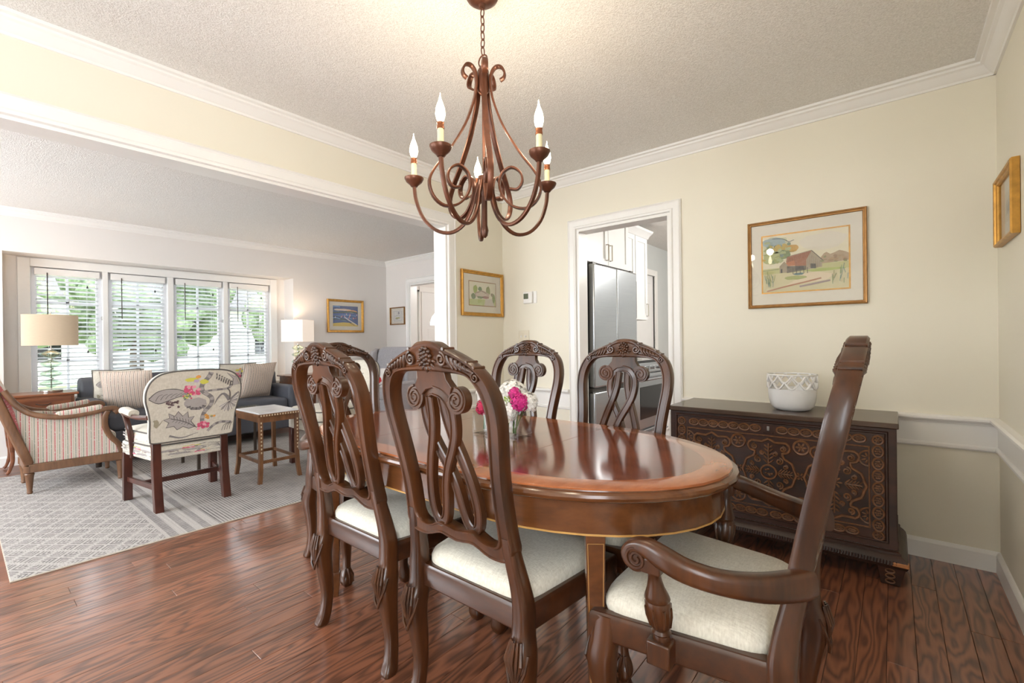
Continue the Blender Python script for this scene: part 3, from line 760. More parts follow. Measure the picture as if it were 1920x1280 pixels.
cz(MB().lathe([(.004,2.19),(.010,2.185),(.022,2.165),(.022,2.09),(.016,2.08),(.004,2.07)], 18)).build('collar', bronze, ch)
cz(MB().lathe([(.004,1.80),(.006,1.775),(.024,1.765),(.026,1.735),(.014,1.715),(.010,1.68),(.010,1.58),(.014,1.56),(.010,1.54),(.003,1.532)], 16)).build('stem', bronze, ch)
cz(MB().tube([(0, 0, 2.08), (0, 0, 1.79)], .006, 8, up=(1, 0, 0))).build('centre_rod', bronze, ch)
STRAP = [(.066,2.124),(.080,2.134),(.083,2.152),(.070,2.174),(.050,2.176),(.034,2.158),(.028,2.125),(.030,2.095),(.040,2.045),(.076,1.950),(.135,1.850),(.190,1.775),(.216,1.720),(.202,1.666),(.160,1.636),(.108,1.647),(.072,1.685),(.058,1.73),(.070,1.773),(.105,1.793),(.138,1.772),(.146,1.738),(.128,1.710),(.098,1.712)]
JARM = [(.022,1.745),(.036,1.700),(.052,1.640),(.085,1.585),(.135,1.558),(.195,1.572),(.245,1.622),(.272,1.690),(.280,1.748)]
for w in range(5):
    a = 1.16+2*PI*w/5; ca, sa = math.cos(a), math.sin(a); tang = (-sa, ca, 0)
    cb, sb_ = math.cos(a+PI/5), math.sin(a+PI/5)
    cz(MB().sweep([(p.x*cb, p.x*sb_, p.z) for p in spline([(r, 0, z) for r, z in STRAP], 4)], rrect(.008, .021, .002, 2), (-sb_, cb, 0))).build('strap', bronze, ch)
    cz(MB().sweep([(p.x*ca, p.x*sa, p.z) for p in spline([(r, 0, z) for r, z in JARM], 4)], rrect(.013, .015, .004, 2), tang)).build('arm', bronze, ch)
    bx, by = .28*ca, .28*sa
    cz(MB().lathe([(.003,1.742),(.012,1.744),(.016,1.750),(.030,1.762),(.037,1.775),(.037,1.779),(.034,1.778),(.018,1.770),(.003,1.770)], 24, (bx, by, 0))).build('drip_cup', bronze, ch)
    cd = cz(MB().lathe([(.0105,1.768),(.0105,1.835)], 16, (bx, by, 0))).build('candle', candle_m, ch)
    cz(MB().lathe([(.003,1.834),(.0125,1.834),(.0125,1.842),(.0115,1.844),(.0115,1.852),(.0125,1.855),(.003,1.856)], 16, (bx, by, 0))).build('collar', copper_m, cd)
    cz(MB().lathe([(.006,1.855),(.013,1.866),(.0165,1.882),(.0150,1.900),(.0095,1.918),(.0045,1.930),(.0020,1.942),(.0006,1.952)], 14, (bx, by, 0))).build('bulb', bulb_m, cd)
    L = bpy.data.lights.new('candle_glow', 'POINT'); L.energy = 2.2; L.color = (1.0, .84, .62); L.shadow_soft_size = .03
    lo = bpy.data.objects.new('candle_glow', L); COL.objects.link(lo); lo.parent = ch; lo.location = (bx, by, 1.975-ZC)

# ================================================================== CARVED CHEST
chest_m = wood('dark_stained_oak', srgb(26, 17, 13), srgb(72, 40, 26), 0, 8, .15, .4, .15)
chest_top_m = wood('chest_lid_oak', srgb(58, 42, 31), srgb(88, 66, 50), 0, 6, .12, .3, .3)
relief_m = plain('worn_carved_oak', srgb(116, 78, 50), .36, nscale=40, namt=.35)
worn_m = plain('raw_broken_wood', srgb(176, 118, 72), .6, nscale=60, namt=.2)
CHX = -.512; CHF = 2.742; CHW = .522
chest = thing('carved_chest', 'long dark carved oak chest with roundels and scrolled cartouches against the wall', 'chest', (CHX, CHF, 0))
def P(u, z, e=0): return (u, -e, z)
MB().box(-CHW, CHW, 0, .425, .155, .715).build('body', chest_m, chest, bevel=.003)
MB().box(-CHW-.008, CHW+.008, -.012, .44, .715, .741).build('lid', chest_top_m, chest, bevel=.004)
m = MB()
pr = [(0,.155),(.012,.150),(.012,.138),(.024,.130),(.034,.118),(.038,.100),(.030,.084),(0,.084)]
m.loft([[(-CHW-o, .42, z) for o, z in pr], [(-CHW-o, -o, z) for o, z in pr], [(CHW+o, -o, z) for o, z in pr], [(CHW+o, .42, z) for o, z in pr]])
base = m.build('base_moulding', chest_m, chest, sharp=25)
c = MB()
for q in range(90):
    u = -CHW+.006+q*(2*CHW-.012)/89; c.ball((u, -.036, .108), (.0046, .005, .013), 5, 4)
c.build('gadroon_band', chest_m, base, kind='stuff')
MB().box(CHW-.02, CHW+.039, -.040, -.006, .098, .116).build('broken_edge', worn_m, base, bevel=.003)
for sg in (-1, 1):
    f = MB(); f.loft([[(sg*(CHW+.028), -.026, .086), (sg*(CHW-.075), -.026, .086), (sg*(CHW-.075), .05, .086), (sg*(CHW+.028), .05, .086)], [(sg*(CHW+.006), -.014, 0), (sg*(CHW-.062), -.014, 0), (sg*(CHW-.062), .045, 0), (sg*(CHW+.006), .045, 0)]])
    fo = f.build('foot', chest_m, chest, bevel=.003)
    c = MB()
    for q in range(3): c.tube([(sg*(CHW-.028)+.016*math.cos(2*PI*w/12), -.024+.004*q*0, .022+.023*q+.009*math.sin(2*PI*w/12)) for w in range(12)], .003, 5, closed=True, up=(0, 1, 0))
    c.build('foot_carving', relief_m, fo, kind='stuff')
    MB().box(sg*CHW-.004, sg*CHW+.004, .0, .42, .16, .2).build('side_step', chest_m, chest, bevel=.002)
# frame mouldings on the front
def frame_rect(u0, u1, z0, z1, w, e):
    m = MB(); loop = ((u0, z0), (u1, z0), (u1, z1), (u0, z1)); s_ = ((1, 1), (-1, 1), (-1, -1), (1, -1))
    m.loft([[P(u, z, 0), P(u+a*w*.3, z+b*w*.3, e), P(u+a*w*.7, z+b*w*.7, e), P(u+a*w, z+b*w, 0)] for (u, z), (a, b) in zip(loop, s_)], closed_path=True)
    return m
frame_rect(-.492, .492, .182, .700, .014, .007).build('front_frame', chest_m, chest, sharp=20)
frame_rect(-.425, .425, .238, .624, .007, .004).build('field_frame', relief_m, chest, sharp=20)
def ring_motif(u, z, ru, rz_, r=.0045, n=18, inner=True):
    m = MB(); m.tube([P(u+ru*math.cos(2*PI*q/n), z+rz_*math.sin(2*PI*q/n), .002) for q in range(n)], r, 5, closed=True, up=(0, 1, 0))
    if inner:
        pet = 6
        for q in range(pet):
            a = 2*PI*q/pet; m.ball(P(u+ru*.45*math.cos(a), z+rz_*.45*math.sin(a), .0015), (ru*.34, .004, rz_*.17) , 6, 4, rotm(0, -a, 0) if abs(ru-rz_) < .004 else None)
        m.ball(P(u, z, .003), (ru*.2, .005, rz_*.2), 6, 4)
    return m
for q in range(7):                                     # oval chains, top and bottom of the field
    for sg in (-1, 1):
        u = sg*(.063+q*.0535)
        ring_motif(u, .656, .0255, .0175).build('carved_oval', relief_m, chest)
        ring_motif(u-sg*.03, .211, .0255, .0155).build('carved_oval', relief_m, chest)
for q in range(7):                                     # upright chains at the ends
    for sg in (-1, 1): ring_motif(sg*.454, .258+q*.0575, .0200, .0265).build('carved_oval', relief_m, chest)
for sg in (-1, 1):
    for z in (.656, .211): ring_motif(sg*.454, z, .020, .020, .0045, 12).build('corner_rosette', relief_m, chest)
for u, z in ((-.148, .578), (.148, .578), (-.148, .286), (.148, .286)): ring_motif(u, z, .034, .034, .0058, 22).build('carved_roundel', relief_m, chest)
for sg in (-1, 1):
    for z in (.566, .296):                             # half roundels
        m = MB(); m.tube([P(sg*(.418-.036*math.sin(PI*q/12)), z+.036*math.cos(PI*q/12), .002) for q in range(13)], .004, 5, up=(0, 1, 0))
        for q in range(4): a = PI*(q+.5)/4; m.ball(P(sg*(.418-.018*math.sin(a)), z+.018*math.cos(a), .002), (.011, .004, .0045), 6, 4, rotm(0, -(PI/2+a)*1 if sg > 0 else -(PI/2-a), 0))
        m.build('half_roundel', relief_m, chest)
CART = [(0,.165),(.028,.148),(.072,.150),(.088,.128),(.078,.104),(.058,.098),(.064,.074),(.094,.054),(.104,.022),(.112,0)]
def cartouche(u0, centre):
    m = MB(); z0 = .431; q4 = [(a, b) for a, b in CART]
    loop = q4 + [(a, -b) for a, b in q4[-2::-1]] + [(-a, -b) for a, b in q4[1:]] + [(-a, b) for a, b in q4[-2:0:-1]]
    pts = spline([(a, 0, b) for a, b in loop], 2, closed=True)
    m.tube([P(u0+p.x*1.12, z0+p.z*1.06, .003) for p in pts], .0066, 6, closed=True, up=(0, 1, 0))
    rr = random.Random(int(u0*100)+50)
    for sa in (-1, 1):                                 # leaf sprays on the two axes
        for w in range(5):
            for sb in (-1, 1):
                L = .019-.0017*w
                m.ball(P(u0+sb*.012, z0+sa*(.055+.020*w), .003), (L, .006, .0042), 6, 4, rotm(0, -sa*sb*.75 if sb > 0 else -sa*sb*.75, 0))
                m.ball(P(u0+sa*(.052+.013*w), z0+sb*.012, .003), (.0040, .006, L*.9), 6, 4, rotm(0, sa*sb*.75, 0))
        m.tube([P(u0, z0+sa*.045, .003), P(u0, z0+sa*.150, .004)], .0038, 5, up=(0, 1, 0))
        m.tube([P(u0+sa*.045, z0, .003), P(u0+sa*.110, z0, .004)], .0036, 5, up=(1, 0, 0) if False else (0, 1, 0))
        for sb in (-1, 1):
            for (cu, cz_, r) in ((.050, .062, .019), (.066, .128, .016), (.030, .098, .012), (.078, .036, .012)):
                sp = spiral(u0+sa*cu, z0+sb*cz_, r, .003, 1.5, PI/2*sb, -sa*sb, 14)
                m.tube([P(x, z, .003) for x, z in sp], .0042, 5, up=(0, 1, 0))
    if centre:
        m.tube([P(u0+.036*math.cos(2*PI*q/22), z0+.036*math.sin(2*PI*q/22), .005) for q in range(22)], .0055, 6, closed=True, up=(0, 1, 0))
        for w in range(7): m.ball(P(u0+rr.uniform(-.016, .016), z0+rr.uniform(-.018, .016), .004), (.008, .006, .005), 6, 4)
    else:
        for w in range(8): a = 2*PI*w/8; m.ball(P(u0+.022*math.cos(a), z0+.022*math.sin(a), .003), (.012, .006, .005), 6, 4, rotm(0, -a, 0))
    return m
for u0, c_ in ((0, True), (-.285, False), (.285, False)): cartouche(u0, c_).build('carved_cartouche', relief_m, chest)
for sg in (-1, 1):
    m = MB()
    for w in range(6): a = 2*PI*w/6; m.ball(P(sg*.1425+.013*math.cos(a), .431+.013*math.sin(a), .003), (.009, .006, .005), 6, 4, rotm(0, -a, 0))
    m.build('linking_rosette', relief_m, chest)
lk = MB().box(-.024, .024, -.004, .002, .632, .682).build('lock_plate', chest_m, chest, bevel=.002)
MB().box(-.006, .006, -.0065, -.003, .648, .672).build('keyhole_plate', steel, lk, bevel=.002)

# white openwork bowl on the chest
cer = plain('white_glazed_ceramic', srgb(236, 236, 236), .22, namt=.03, nscale=20)
bowl = thing('openwork_bowl', 'white ceramic bowl with scalloped openwork rim standing on the carved chest', 'bowl', (-.433, 2.955, .741))
MB().lathe([(.001,0),(.070,0),(.088,.006),(.104,.024),(.113,.060),(.116,.100),(.117,.118),(.112,.118),(.110,.10),(.105,.04),(.08,.016),(.001,.012)], 40).build('body', cer, bowl)
MB().tube([(.1175*math.cos(2*PI*q/44), .1175*math.sin(2*PI*q/44), .194) for q in range(44)], .0042, 8, closed=True).build('rim', cer, bowl)
for row, (zb, ph) in enumerate(((.194, 0), (.160, .5))):
    for q in range(11):
        a0 = 2*PI*(q+ph)/11; pts = []
        for w in range(11):
            t = w/10; a = a0+2*PI/11*(t-.5)*1.02; pts.append((.1165*math.cos(a), .1165*math.sin(a), zb-.040*math.sin(PI*t)))
        MB().sweep(pts, [(x*.0058, y*.0045) for x, y in rrect(2, 2, .6, 2)], (0, 0, 1)).build('scallop', cer, bowl)

# ================================================================== FLOWERS
vglass = glass_mat('vase_glass', (.988, .995, .992, 1), .3)
VX, VY, VZ = -1.228, 1.417, .76
vase = thing('glass_vase', 'low rectangular clear glass vase on the dining table', 'vase', (VX, VY, VZ))
m = MB(); hx, hy = .118, .048
for a in (-1, 1):
    m.box(a*hx-.003 if a > 0 else -hx, hx if a > 0 else -hx+.003, -hy, hy, 0, .108) if False else None
m.box(-hx, -hx+.004, -hy, hy, .012, .108); m.box(hx-.004, hx, -hy, hy, .012, .108); m.box(-hx+.004, hx-.004, -hy, -hy+.004, .012, .108); m.box(-hx+.004, hx-.004, hy-.004, hy, .012, .108); m.box(-hx, hx, -hy, hy, 0, .012)
m.build('glass_body', vglass, vase, bevel=.001)
leafc = plain('pale_leaf_lining', srgb(226, 214, 196), .5, nscale=30)
MB().prism([(.03, .012), (.110, .105), (.10, .108), (.0, .108), (-.01, .06)], 0, .002, lambda a, b, d: (a, -hy+.008+d, b)).build('leaf_lining', leafc, vase, smooth=False)
petal_w = plain('white_petal', srgb(240, 238, 232), .6, nscale=60, namt=.05)
petal_p = plain('magenta_petal', srgb(206, 44, 130), .55, nscale=70, namt=.3)
petal_r = plain('crimson_petal', srgb(196, 34, 84), .55, nscale=70, namt=.3)
petal_g = plain('lime_bud', srgb(150, 182, 62), .5, nscale=50, namt=.2)
stem_m = plain('green_stem', srgb(70, 104, 40), .5, nscale=30, namt=.25)
def bloom(name, label, c, r, mat, n, ps, seed, stem_to, group=None, buds=False):
    rr = random.Random(seed); t = thing(name, label, 'flower', (VX+c[0], VY+c[1], VZ+c[2]), 0, group)
    m = MB()
    for q in range(n):
        zc = 1-1.75*(q+.5)/n; a = q*2.39996+rr.uniform(-.2, .2); rad = math.sqrt(max(0, 1-zc*zc))
        d = Vector((rad*math.cos(a), rad*math.sin(a), zc)); p = d*(r*rr.uniform(.85, 1.05))
        if buds: m.ball(p, r*.22, 6, 4); continue
        Q = d.to_track_quat('Z', 'Y').to_matrix(); s_ = ps*rr.uniform(.8, 1.15); tw = rr.uniform(0, 6)
        for w in range(4):
            b = tw+PI/2*w; e1 = Vector((math.cos(b), math.sin(b), 0)); e2 = Vector((-math.sin(b), math.cos(b), 0))
            pts = [Vector((0, 0, 0)), e1*s_*.55+e2*s_*.42+Vector((0, 0, s_*.18)), e1*s_*1.05+Vector((0, 0, s_*.10)), e1*s_*.55-e2*s_*.42+Vector((0, 0, s_*.18))]
            m.add([p+Q @ v for v in pts], [(0, 1, 2, 3)])
    core = MB().ball((0, 0, 0), r*.82, 10, 7); m.add(core.v, core.f)
    m.build('petals', mat, t, sharp=180)
    sx, sy = stem_to
    MB().tube([tuple(p) for p in spline([(0, 0, -r*.5), ((sx-c[0])*.4, (sy-c[1])*.4, (-c[2]+.06)*.6), (sx-c[0], sy-c[1], -c[2]+.014)], 5)], .0032, 6, up=(.1, 1, .1)).build('stem', stem_m, t)
    return t
bloom('hydrangea', 'large white hydrangea head topping the vase', (.05, .01, .165), .056, petal_w, 90, .015, 1, (.02, .0), 'blooms in the glass vase')
bloom('hydrangea', 'white hydrangea head drooping over the vase end towards the chest', (.118, .02, .135), .040, petal_w, 60, .013, 2, (.06, .01), 'blooms in the glass vase')
bloom('hydrangea', 'white hydrangea head low at the vase front, below the magenta cluster', (.070, -.032, .105), .036, petal_w, 50, .014, 3, (.05, -.02), 'blooms in the glass vase')
bloom('hydrangea', 'white hydrangea head beside the crimson cluster at the living room end', (-.085, .01, .155), .046, petal_w, 70, .014, 4, (-.05, 0), 'blooms in the glass vase')
bloom('stock_flower', 'magenta flower cluster at the vase end', (.112, -.022, .140), .033, petal_p, 46, .013, 5, (.08, -.01), 'blooms in the glass vase')
bloom('stock_flower', 'smaller magenta flower cluster above the vase, between white heads', (.085, -.02, .172), .024, petal_p, 34, .012, 6, (.07, -.01), 'blooms in the glass vase')
bloom('stock_flower', 'crimson flower cluster hanging at the living room end of the vase', (-.070, -.030, .105), .032, petal_r, 44, .012, 7, (-.08, -.01), 'blooms in the glass vase')
bloom('bud_cluster', 'lime green buds beside the smaller magenta cluster', (.062, -.030, .150), .018, petal_g, 26, .01, 8, (.04, -.01), 'blooms in the glass vase', True)
bloom('bud_cluster', 'lime green buds above the crimson cluster', (-.062, -.024, .148), .018, petal_g, 26, .01, 9, (-.09, -.01), 'blooms in the glass vase', True)

# ================================================================== PRINTED ART (flat pigment shapes)
def paint_mat(name, rough=.6):
    m, nt, bs = newmat(name); a = nt.nodes.new('ShaderNodeAttribute'); a.attribute_name = 'Col'
    tc = nt.nodes.new('ShaderNodeTexCoord'); n = noise(nt, X(tc.outputs['Object']), 60, 4)
    c = mixc(nt, n*(.16 if rough < .7 else .1), a.outputs['Color'], (.9, .88, .82, 1)); nt.links.new(c, bs.inputs['Base Color']); bs.inputs['Roughness'].default_value = rough
    return m
print_m = paint_mat('watercolour_print'); fabprint_m = paint_mat('fabric_print', .85)
def stroke(pts, w, col, n=4, taper=False):
    P_ = [(p.x, p.y) for p in spline([(x, y, 0) for x, y in pts], n)]; out = []; m = len(P_); Lf = []; Rf = []
    for q in range(m):
        a = P_[max(q-1, 0)]; b = P_[min(q+1, m-1)]; dx, dy = b[0]-a[0], b[1]-a[1]; L = math.hypot(dx, dy) or 1
        ww = w/2*((1-.85*q/(m-1)) if taper else 1); Lf.append((P_[q][0]-dy/L*ww, P_[q][1]+dx/L*ww)); Rf.append((P_[q][0]+dy/L*ww, P_[q][1]-dx/L*ww))
    return [([Lf[q], Rf[q], Rf[q+1], Lf[q+1]], col) for q in range(m-1)]
def blob(cx, cy, rx, ry, col, seed=0, n=14, j=.15):
    r = random.Random(seed); return [([(cx+rx*math.cos(2*PI*q/n)*(1+r.uniform(-j, j)), cy+ry*math.sin(2*PI*q/n)*(1+r.uniform(-j, j))) for q in range(n)], col)]
def art(name, shapes, fmap, parent, mat, step=.00005, base=.0004):
    vs_, fs_, cols = [], [], []; q = 0; last = None
    for poly, col in shapes:
        if last is not None and col != last: q += 1
        last = col; o = len(vs_); vs_ += [fmap(u, v, base+step*q) for u, v in poly]; fs_.append(tuple(range(o, o+len(poly)))); cols += [srgb(*col)]*len(poly)
    me = bpy.data.meshes.new(name); me.from_pydata(vs_, [], fs_); me.update()
    ca = me.color_attributes.new('Col', 'FLOAT_COLOR', 'POINT')
    for q, c in enumerate(cols): ca.data[q].color = c
    me.materials.append(mat); o = bpy.data.objects.new(name, me); COL.objects.link(o); o.parent = parent; return o

gold = plain('gilt_frame', srgb(186, 138, 62), .35, .55, 30, .2, .1, 60)
bronze_frame = plain('antique_gilt_frame', srgb(150, 108, 58), .38, .5, 30, .2)
matboard = plain('ivory_mat', srgb(228, 222, 208), .8, namt=.02)
pic_glass = glass_mat('picture_glass', (.98, .98, .98, 1), .3)
def picture(name, label, origin, ax, nrm, w, h, fw, fd, mw, fmat, shapes, mat_c=None, bevelc=None, group=None):
    """origin = centre on wall; ax = unit horizontal (viewer's right), nrm = out of the wall"""
    t = thing(name, label, 'picture', origin, 0, group); ax = Vector(ax); nrm = Vector(nrm)
    f = lambda a, b, d: tuple(ax*a+nrm*d+Vector((0, 0, b)))
    m = MB(); pr = [(0, .002), (0, fd*.8), (fw*.18, fd), (fw*.45, fd*.92), (fw*.55, fd*.72), (fw*.85, fd*.66), (fw, fd*.45), (fw, .002)]
    m.loft([[f(sx*(w/2-a), sz*(h/2-a), d) for a, d in pr] for sx, sz in ((-1, -1), (1, -1), (1, 1), (-1, 1))], closed_path=True)
    m.build('frame', fmat, t, sharp=25)
    iw, ih = w/2-fw, h/2-fw
    MB().prism([(-iw-.002, -ih-.002), (iw+.002, -ih-.002), (iw+.002, ih+.002), (-iw-.002, ih+.002)], .002, .006, f).build('mat_board', mat_c or matboard, t, smooth=False)
    aw, ah = iw-mw[0], ih-mw[1]
    if bevelc:
        m = MB(); b = bevelc[1]
        m.loft([[f(sx*(aw+b), sz*(ah+b), .0062), f(sx*(aw+b), sz*(ah+b), .0072), f(sx*aw, sz*ah, .0068), f(sx*aw, sz*ah, .0062)] for sx, sz in ((-1, -1), (1, -1), (1, 1), (-1, 1))], closed_path=True)
        m.build('mat_edge', bevelc[0], t, smooth=False)
    clip = lambda v: max(-1, min(1, v))
    art('painting', shapes, lambda u, v, d: f(clip(u)*aw, clip(v)*ah, .0062+d), t, print_m, .00005)
    MB().prism([(-iw-.002, -ih-.002), (iw+.002, -ih-.002), (iw+.002, ih+.002), (-iw-.002, ih+.002)], .0105, .0115, f).build('glazing', pic_glass, t, smooth=False)
    return t
BG = [(-1, -1), (1, -1), (1, 1), (-1, 1)]
rr = random.Random(11)
# barn watercolour
s_ = [(BG, (226, 218, 190))]
s_ += blob(.45, .62, .55, .3, (222, 214, 196), 1) + blob(-.7, .55, .42, .42, (196, 196, 160), 2) + blob(-.72, .78, .30, .16, (150, 168, 168), 3) + blob(-.62, .50, .2, .13, (188, 164, 60), 4) + blob(-.28, .48, .16, .14, (196, 152, 56), 5)
s_ += blob(-.50, .30, .18, .16, (124, 146, 100), 6) + blob(-.78, .22, .22, .25, (172, 178, 116), 7)
s_ += [([(.38, .05), (.46, .20), (.52, .24), (.60, .16), (.70, .20), (.80, .26), (.92, .20), (1, .14), (1, -.10), (.40, -.14)], (176, 150, 118))]
s_ += [([(-1, -.16), (1, -.12), (1, -.55), (-1, -.55)], (190, 188, 128)), ([(-1, -.35), (1, -.35), (1, -1), (-1, -1)], (210, 200, 158))]
s_ += [([(-.42, .02), (-.40, .20), (.18, .34), (.30, .06), (.18, -.16), (-.1, -.2)], (160, 96, 62)), ([(.18, .34), (.42, -.02), (.42, -.24), (.06, -.30), (.06, .04)], (168, 152, 128)), ([(-.42, .0), (-.22, .06), (-.20, -.12), (-.44, -.12)], (186, 112, 68)),
      ([(-.58, -.10), (-.46, .06), (-.38, -.10), (-.38, -.34), (-.58, -.34)], (158, 142, 118)), ([(-.40, -.12), (.06, -.16), (.06, -.30), (-.40, -.36)], (96, 84, 70)), ([(-.20, -.14), (.0, -.16), (.0, -.28), (-.2, -.28)], (44, 38, 36)), ([(.16, -.10), (.28, -.12), (.28, -.28), (.16, -.26)], (46, 42, 44)), ([(-.55, -.2), (-.51, -.2), (-.51, -.34), (-.55, -.34)], (50, 46, 50))]
s_ += stroke([(.18, .35), (.31, .16), (.44, -.03)], .02, (70, 60, 54)) + stroke([(-.40, .21), (.18, .35)], .012, (96, 70, 52))
s_ += [([(-.1, -.44), (.3, -.38), (.7, -.52), (.5, -.70), (-.2, -.78), (-.6, -.92), (-.2, -.62)], (224, 206, 176))] + blob(-.2, -.54, .3, .07, (164, 168, 100), 8) + blob(.5, -.34, .45, .05, (170, 182, 96), 9)
s_ += stroke([(-.9, -.96), (-.4, -.82), (.1, -.70), (.4, -.62)], .05, (176, 120, 84)) + stroke([(-.1, -.86), (.3, -.78), (.6, -.72)], .06, (150, 130, 128)) + blob(-.12, -.42, .12, .04, (76, 112, 116), 10)
for q in range(26): x = rr.choice([rr.uniform(-.98, -.7), rr.uniform(.62, .98)]); y = rr.uniform(-.85, -.5); s_ += stroke([(x, y), (x+rr.uniform(-.05, .05), y+rr.uniform(.15, .35))], .012, rr.choice([(110, 140, 90), (140, 150, 80), (92, 128, 120)]), 2)
for q in range(5): x = -.26+q*.085; s_ += [([(x, -.42), (x+.014, -.42), (x+.014, -.22), (x, -.22)], (40, 36, 34))]
s_ += stroke([(-1, -.22), (-.6, -.20)], .015, (110, 120, 90)) + stroke([(-.75, .9), (-.5, .86), (-.35, .74), (-.22, .78)], .02, (70, 84, 84)) + stroke([(-.2, .40), (-.5, .30), (-.7, .22)], .012, (120, 120, 80))
for q in range(46):
    x, y = rr.uniform(-1, -.30), rr.uniform(.05, .9)
    if y > .95+x*.2 or (x > -.42 and y < .3): continue
    s_.insert(12, blob(x, y, rr.uniform(.04, .10), rr.uniform(.03, .08), rr.choice([(150, 158, 96), (118, 138, 92), (188, 160, 62), (168, 178, 128), (128, 150, 148), (86, 112, 84)]), q, 9, .35)[0])
for q in range(16):
    x = rr.uniform(.42, 1); s_.append(blob(x, rr.uniform(-.14, .16), rr.uniform(.03, .06), rr.uniform(.02, .05), rr.choice([(150, 120, 92), (128, 134, 84), (170, 140, 104)]), q+70, 8, .35)[0])
for q in range(12): x0 = -.36+q*.045; s_ += stroke([(x0, .03+q*.012), (x0+.03, .18+q*.012)], .006, (120, 64, 44), 1)
for q in range(7): x0 = .1+q*.045; s_ += stroke([(x0, -.24), (x0, .02+.05*(3-abs(q-2)))], .006, (112, 100, 86), 1)
picture('barn_picture', 'gilt framed watercolour of a red-roofed barn above the carved chest', (-.400, YB, 1.585), (1, 0, 0), (0, -1, 0), .592, .528, .020, .022, (.062, .074), bronze_frame, s_, bevelc=(gold, .008))
# house watercolour on the wall end by the opening
s_ = [(BG, (226, 222, 200))]
s_ += blob(-.55, .35, .16, .38, (150, 170, 70), 1) + blob(-.2, .42, .14, .2, (84, 124, 76), 2) + blob(.42, .3, .16, .42, (140, 150, 90), 3) + blob(-.05, -.05, .6, .3, (196, 176, 160), 4) + blob(-.35, -.05, .2, .2, (160, 132, 136), 5)
s_ += [([(-.5, .05), (-.1, .3), (.3, .12), (.3, -.2), (-.5, -.2)], (206, 192, 176)), ([(-.55, .05), (-.1, .34), (.34, .1), (.2, .06), (-.1, .22), (-.4, .04)], (150, 128, 110))]
s_ += blob(-.7, -.25, .16, .25, (96, 120, 70), 6) + blob(.2, -.28, .3, .12, (150, 96, 92), 7) + blob(-.2, -.3, .25, .1, (110, 130, 80), 8) + [([(-1, -.5), (1, -.4), (1, -1), (-1, -1)], (190, 200, 130)), ([(.2, -.42), (.7, -.36), (.9, -1), (.1, -1)], (208, 200, 190))]
s_ += blob(.85, -.3, .12, .4, (120, 146, 72), 9) + blob(.72, .0, .1, .15, (140, 130, 96), 10)
picture('house_picture', 'gilt framed garden watercolour on the wall end beside the opening', (XL, 2.914, 1.543), (0, 1, 0), (1, 0, 0), .522, .382, .030, .024, (.066, .062), gold, s_, bevelc=(bronze_frame, .006))
# picture on the right wall
s_ = [(BG, (214, 204, 184))] + blob(0, 0, .6, .6, (180, 172, 160), 1) + blob(.05, -.1, .35, .3, (150, 146, 140), 2) + stroke([(-.6, -.5), (0, -.3), (.6, -.5)], .06, (140, 132, 120))
picture('etching_picture', 'small gilt framed etching hanging on the wall beside the corner', (XR, 2.86, 1.69), (0, -1, 0), (-1, 0, 0), .40, .30, .026, .030, (.07, .06), gold, s_)
# harbour painting and small sketch in the living room
s_ = [(BG, (58, 92, 150)), ([(-1, .62), (1, .5), (1, 1), (-1, 1)], (52, 84, 140))]
for q in range(16): x, y = rr.uniform(-.9, .9), rr.uniform(-.5, .95); s_ += stroke([(x-.35, y+rr.uniform(-.06, .06)), (x, y+.05), (x+.35, y+rr.uniform(-.08, .04))], .09, rr.choice([(70, 120, 190), (40, 60, 110), (110, 160, 210), (90, 130, 150), (60, 90, 90)]), 3)
s_ += blob(-.2, .62, .7, .10, (220, 200, 180), 3) + blob(.5, .5, .45, .12, (230, 170, 120), 4) + stroke([(-1, .30), (-.3, .38), (.4, .46), (1, .36)], .12, (60, 84, 60)) + stroke([(-1, .1), (0, .22), (1, .1)], .1, (50, 90, 170))
for q in range(14): x, y = rr.uniform(-.9, .9), rr.uniform(-.3, .15); s_ += [([(x, y), (x+.09, y), (x+.05, y+.16)], rr.choice([(240, 236, 232), (220, 120, 110), (240, 200, 190)]))]
s_ += [([(-1, -1), (1, -1), (1, -.9), (.5, -.66), (-.2, -.62), (-1, -.72)], (222, 196, 92))] + stroke([(-.1, -.1), (.4, -.5), (.9, -.85)], .07, (236, 232, 226)) + stroke([(-.2, -.2), (.3, -.62), (.7, -.9)], .05, (40, 50, 70))
picture('harbour_picture', 'gilt framed blue harbour painting on the living room window wall', (XW, 3.86, 1.545), (0, 1, 0), (1, 0, 0), .61, .50, .035, .03, (.06, .06), gold, s_)
s_ = [(BG, (228, 226, 222)), ([(-.8, -.85), (.8, -.85), (.8, .85), (-.8, .85)], (222, 220, 216))] + blob(0, -.35, .5, .15, (176, 170, 90), 1) + blob(-.2, -.5, .3, .08, (120, 120, 70), 2) + blob(.2, .5, .15, .25, (110, 112, 130), 3) + stroke([(-.8, -.85), (.8, -.85), (.8, .85), (-.8, .85), (-.8, -.85)], .04, (70, 70, 74), 1) + stroke([(-.6, -.1), (-.1, .1), (.5, -.05)], .06, (150, 150, 150))
picture('sketch_picture', 'small framed sketch beside the hall doorway', (-6.19, YF, 1.56), (1, 0, 0), (0, -1, 0), .375, .285, .016, .03, (.04, .035), bronze_frame, s_)

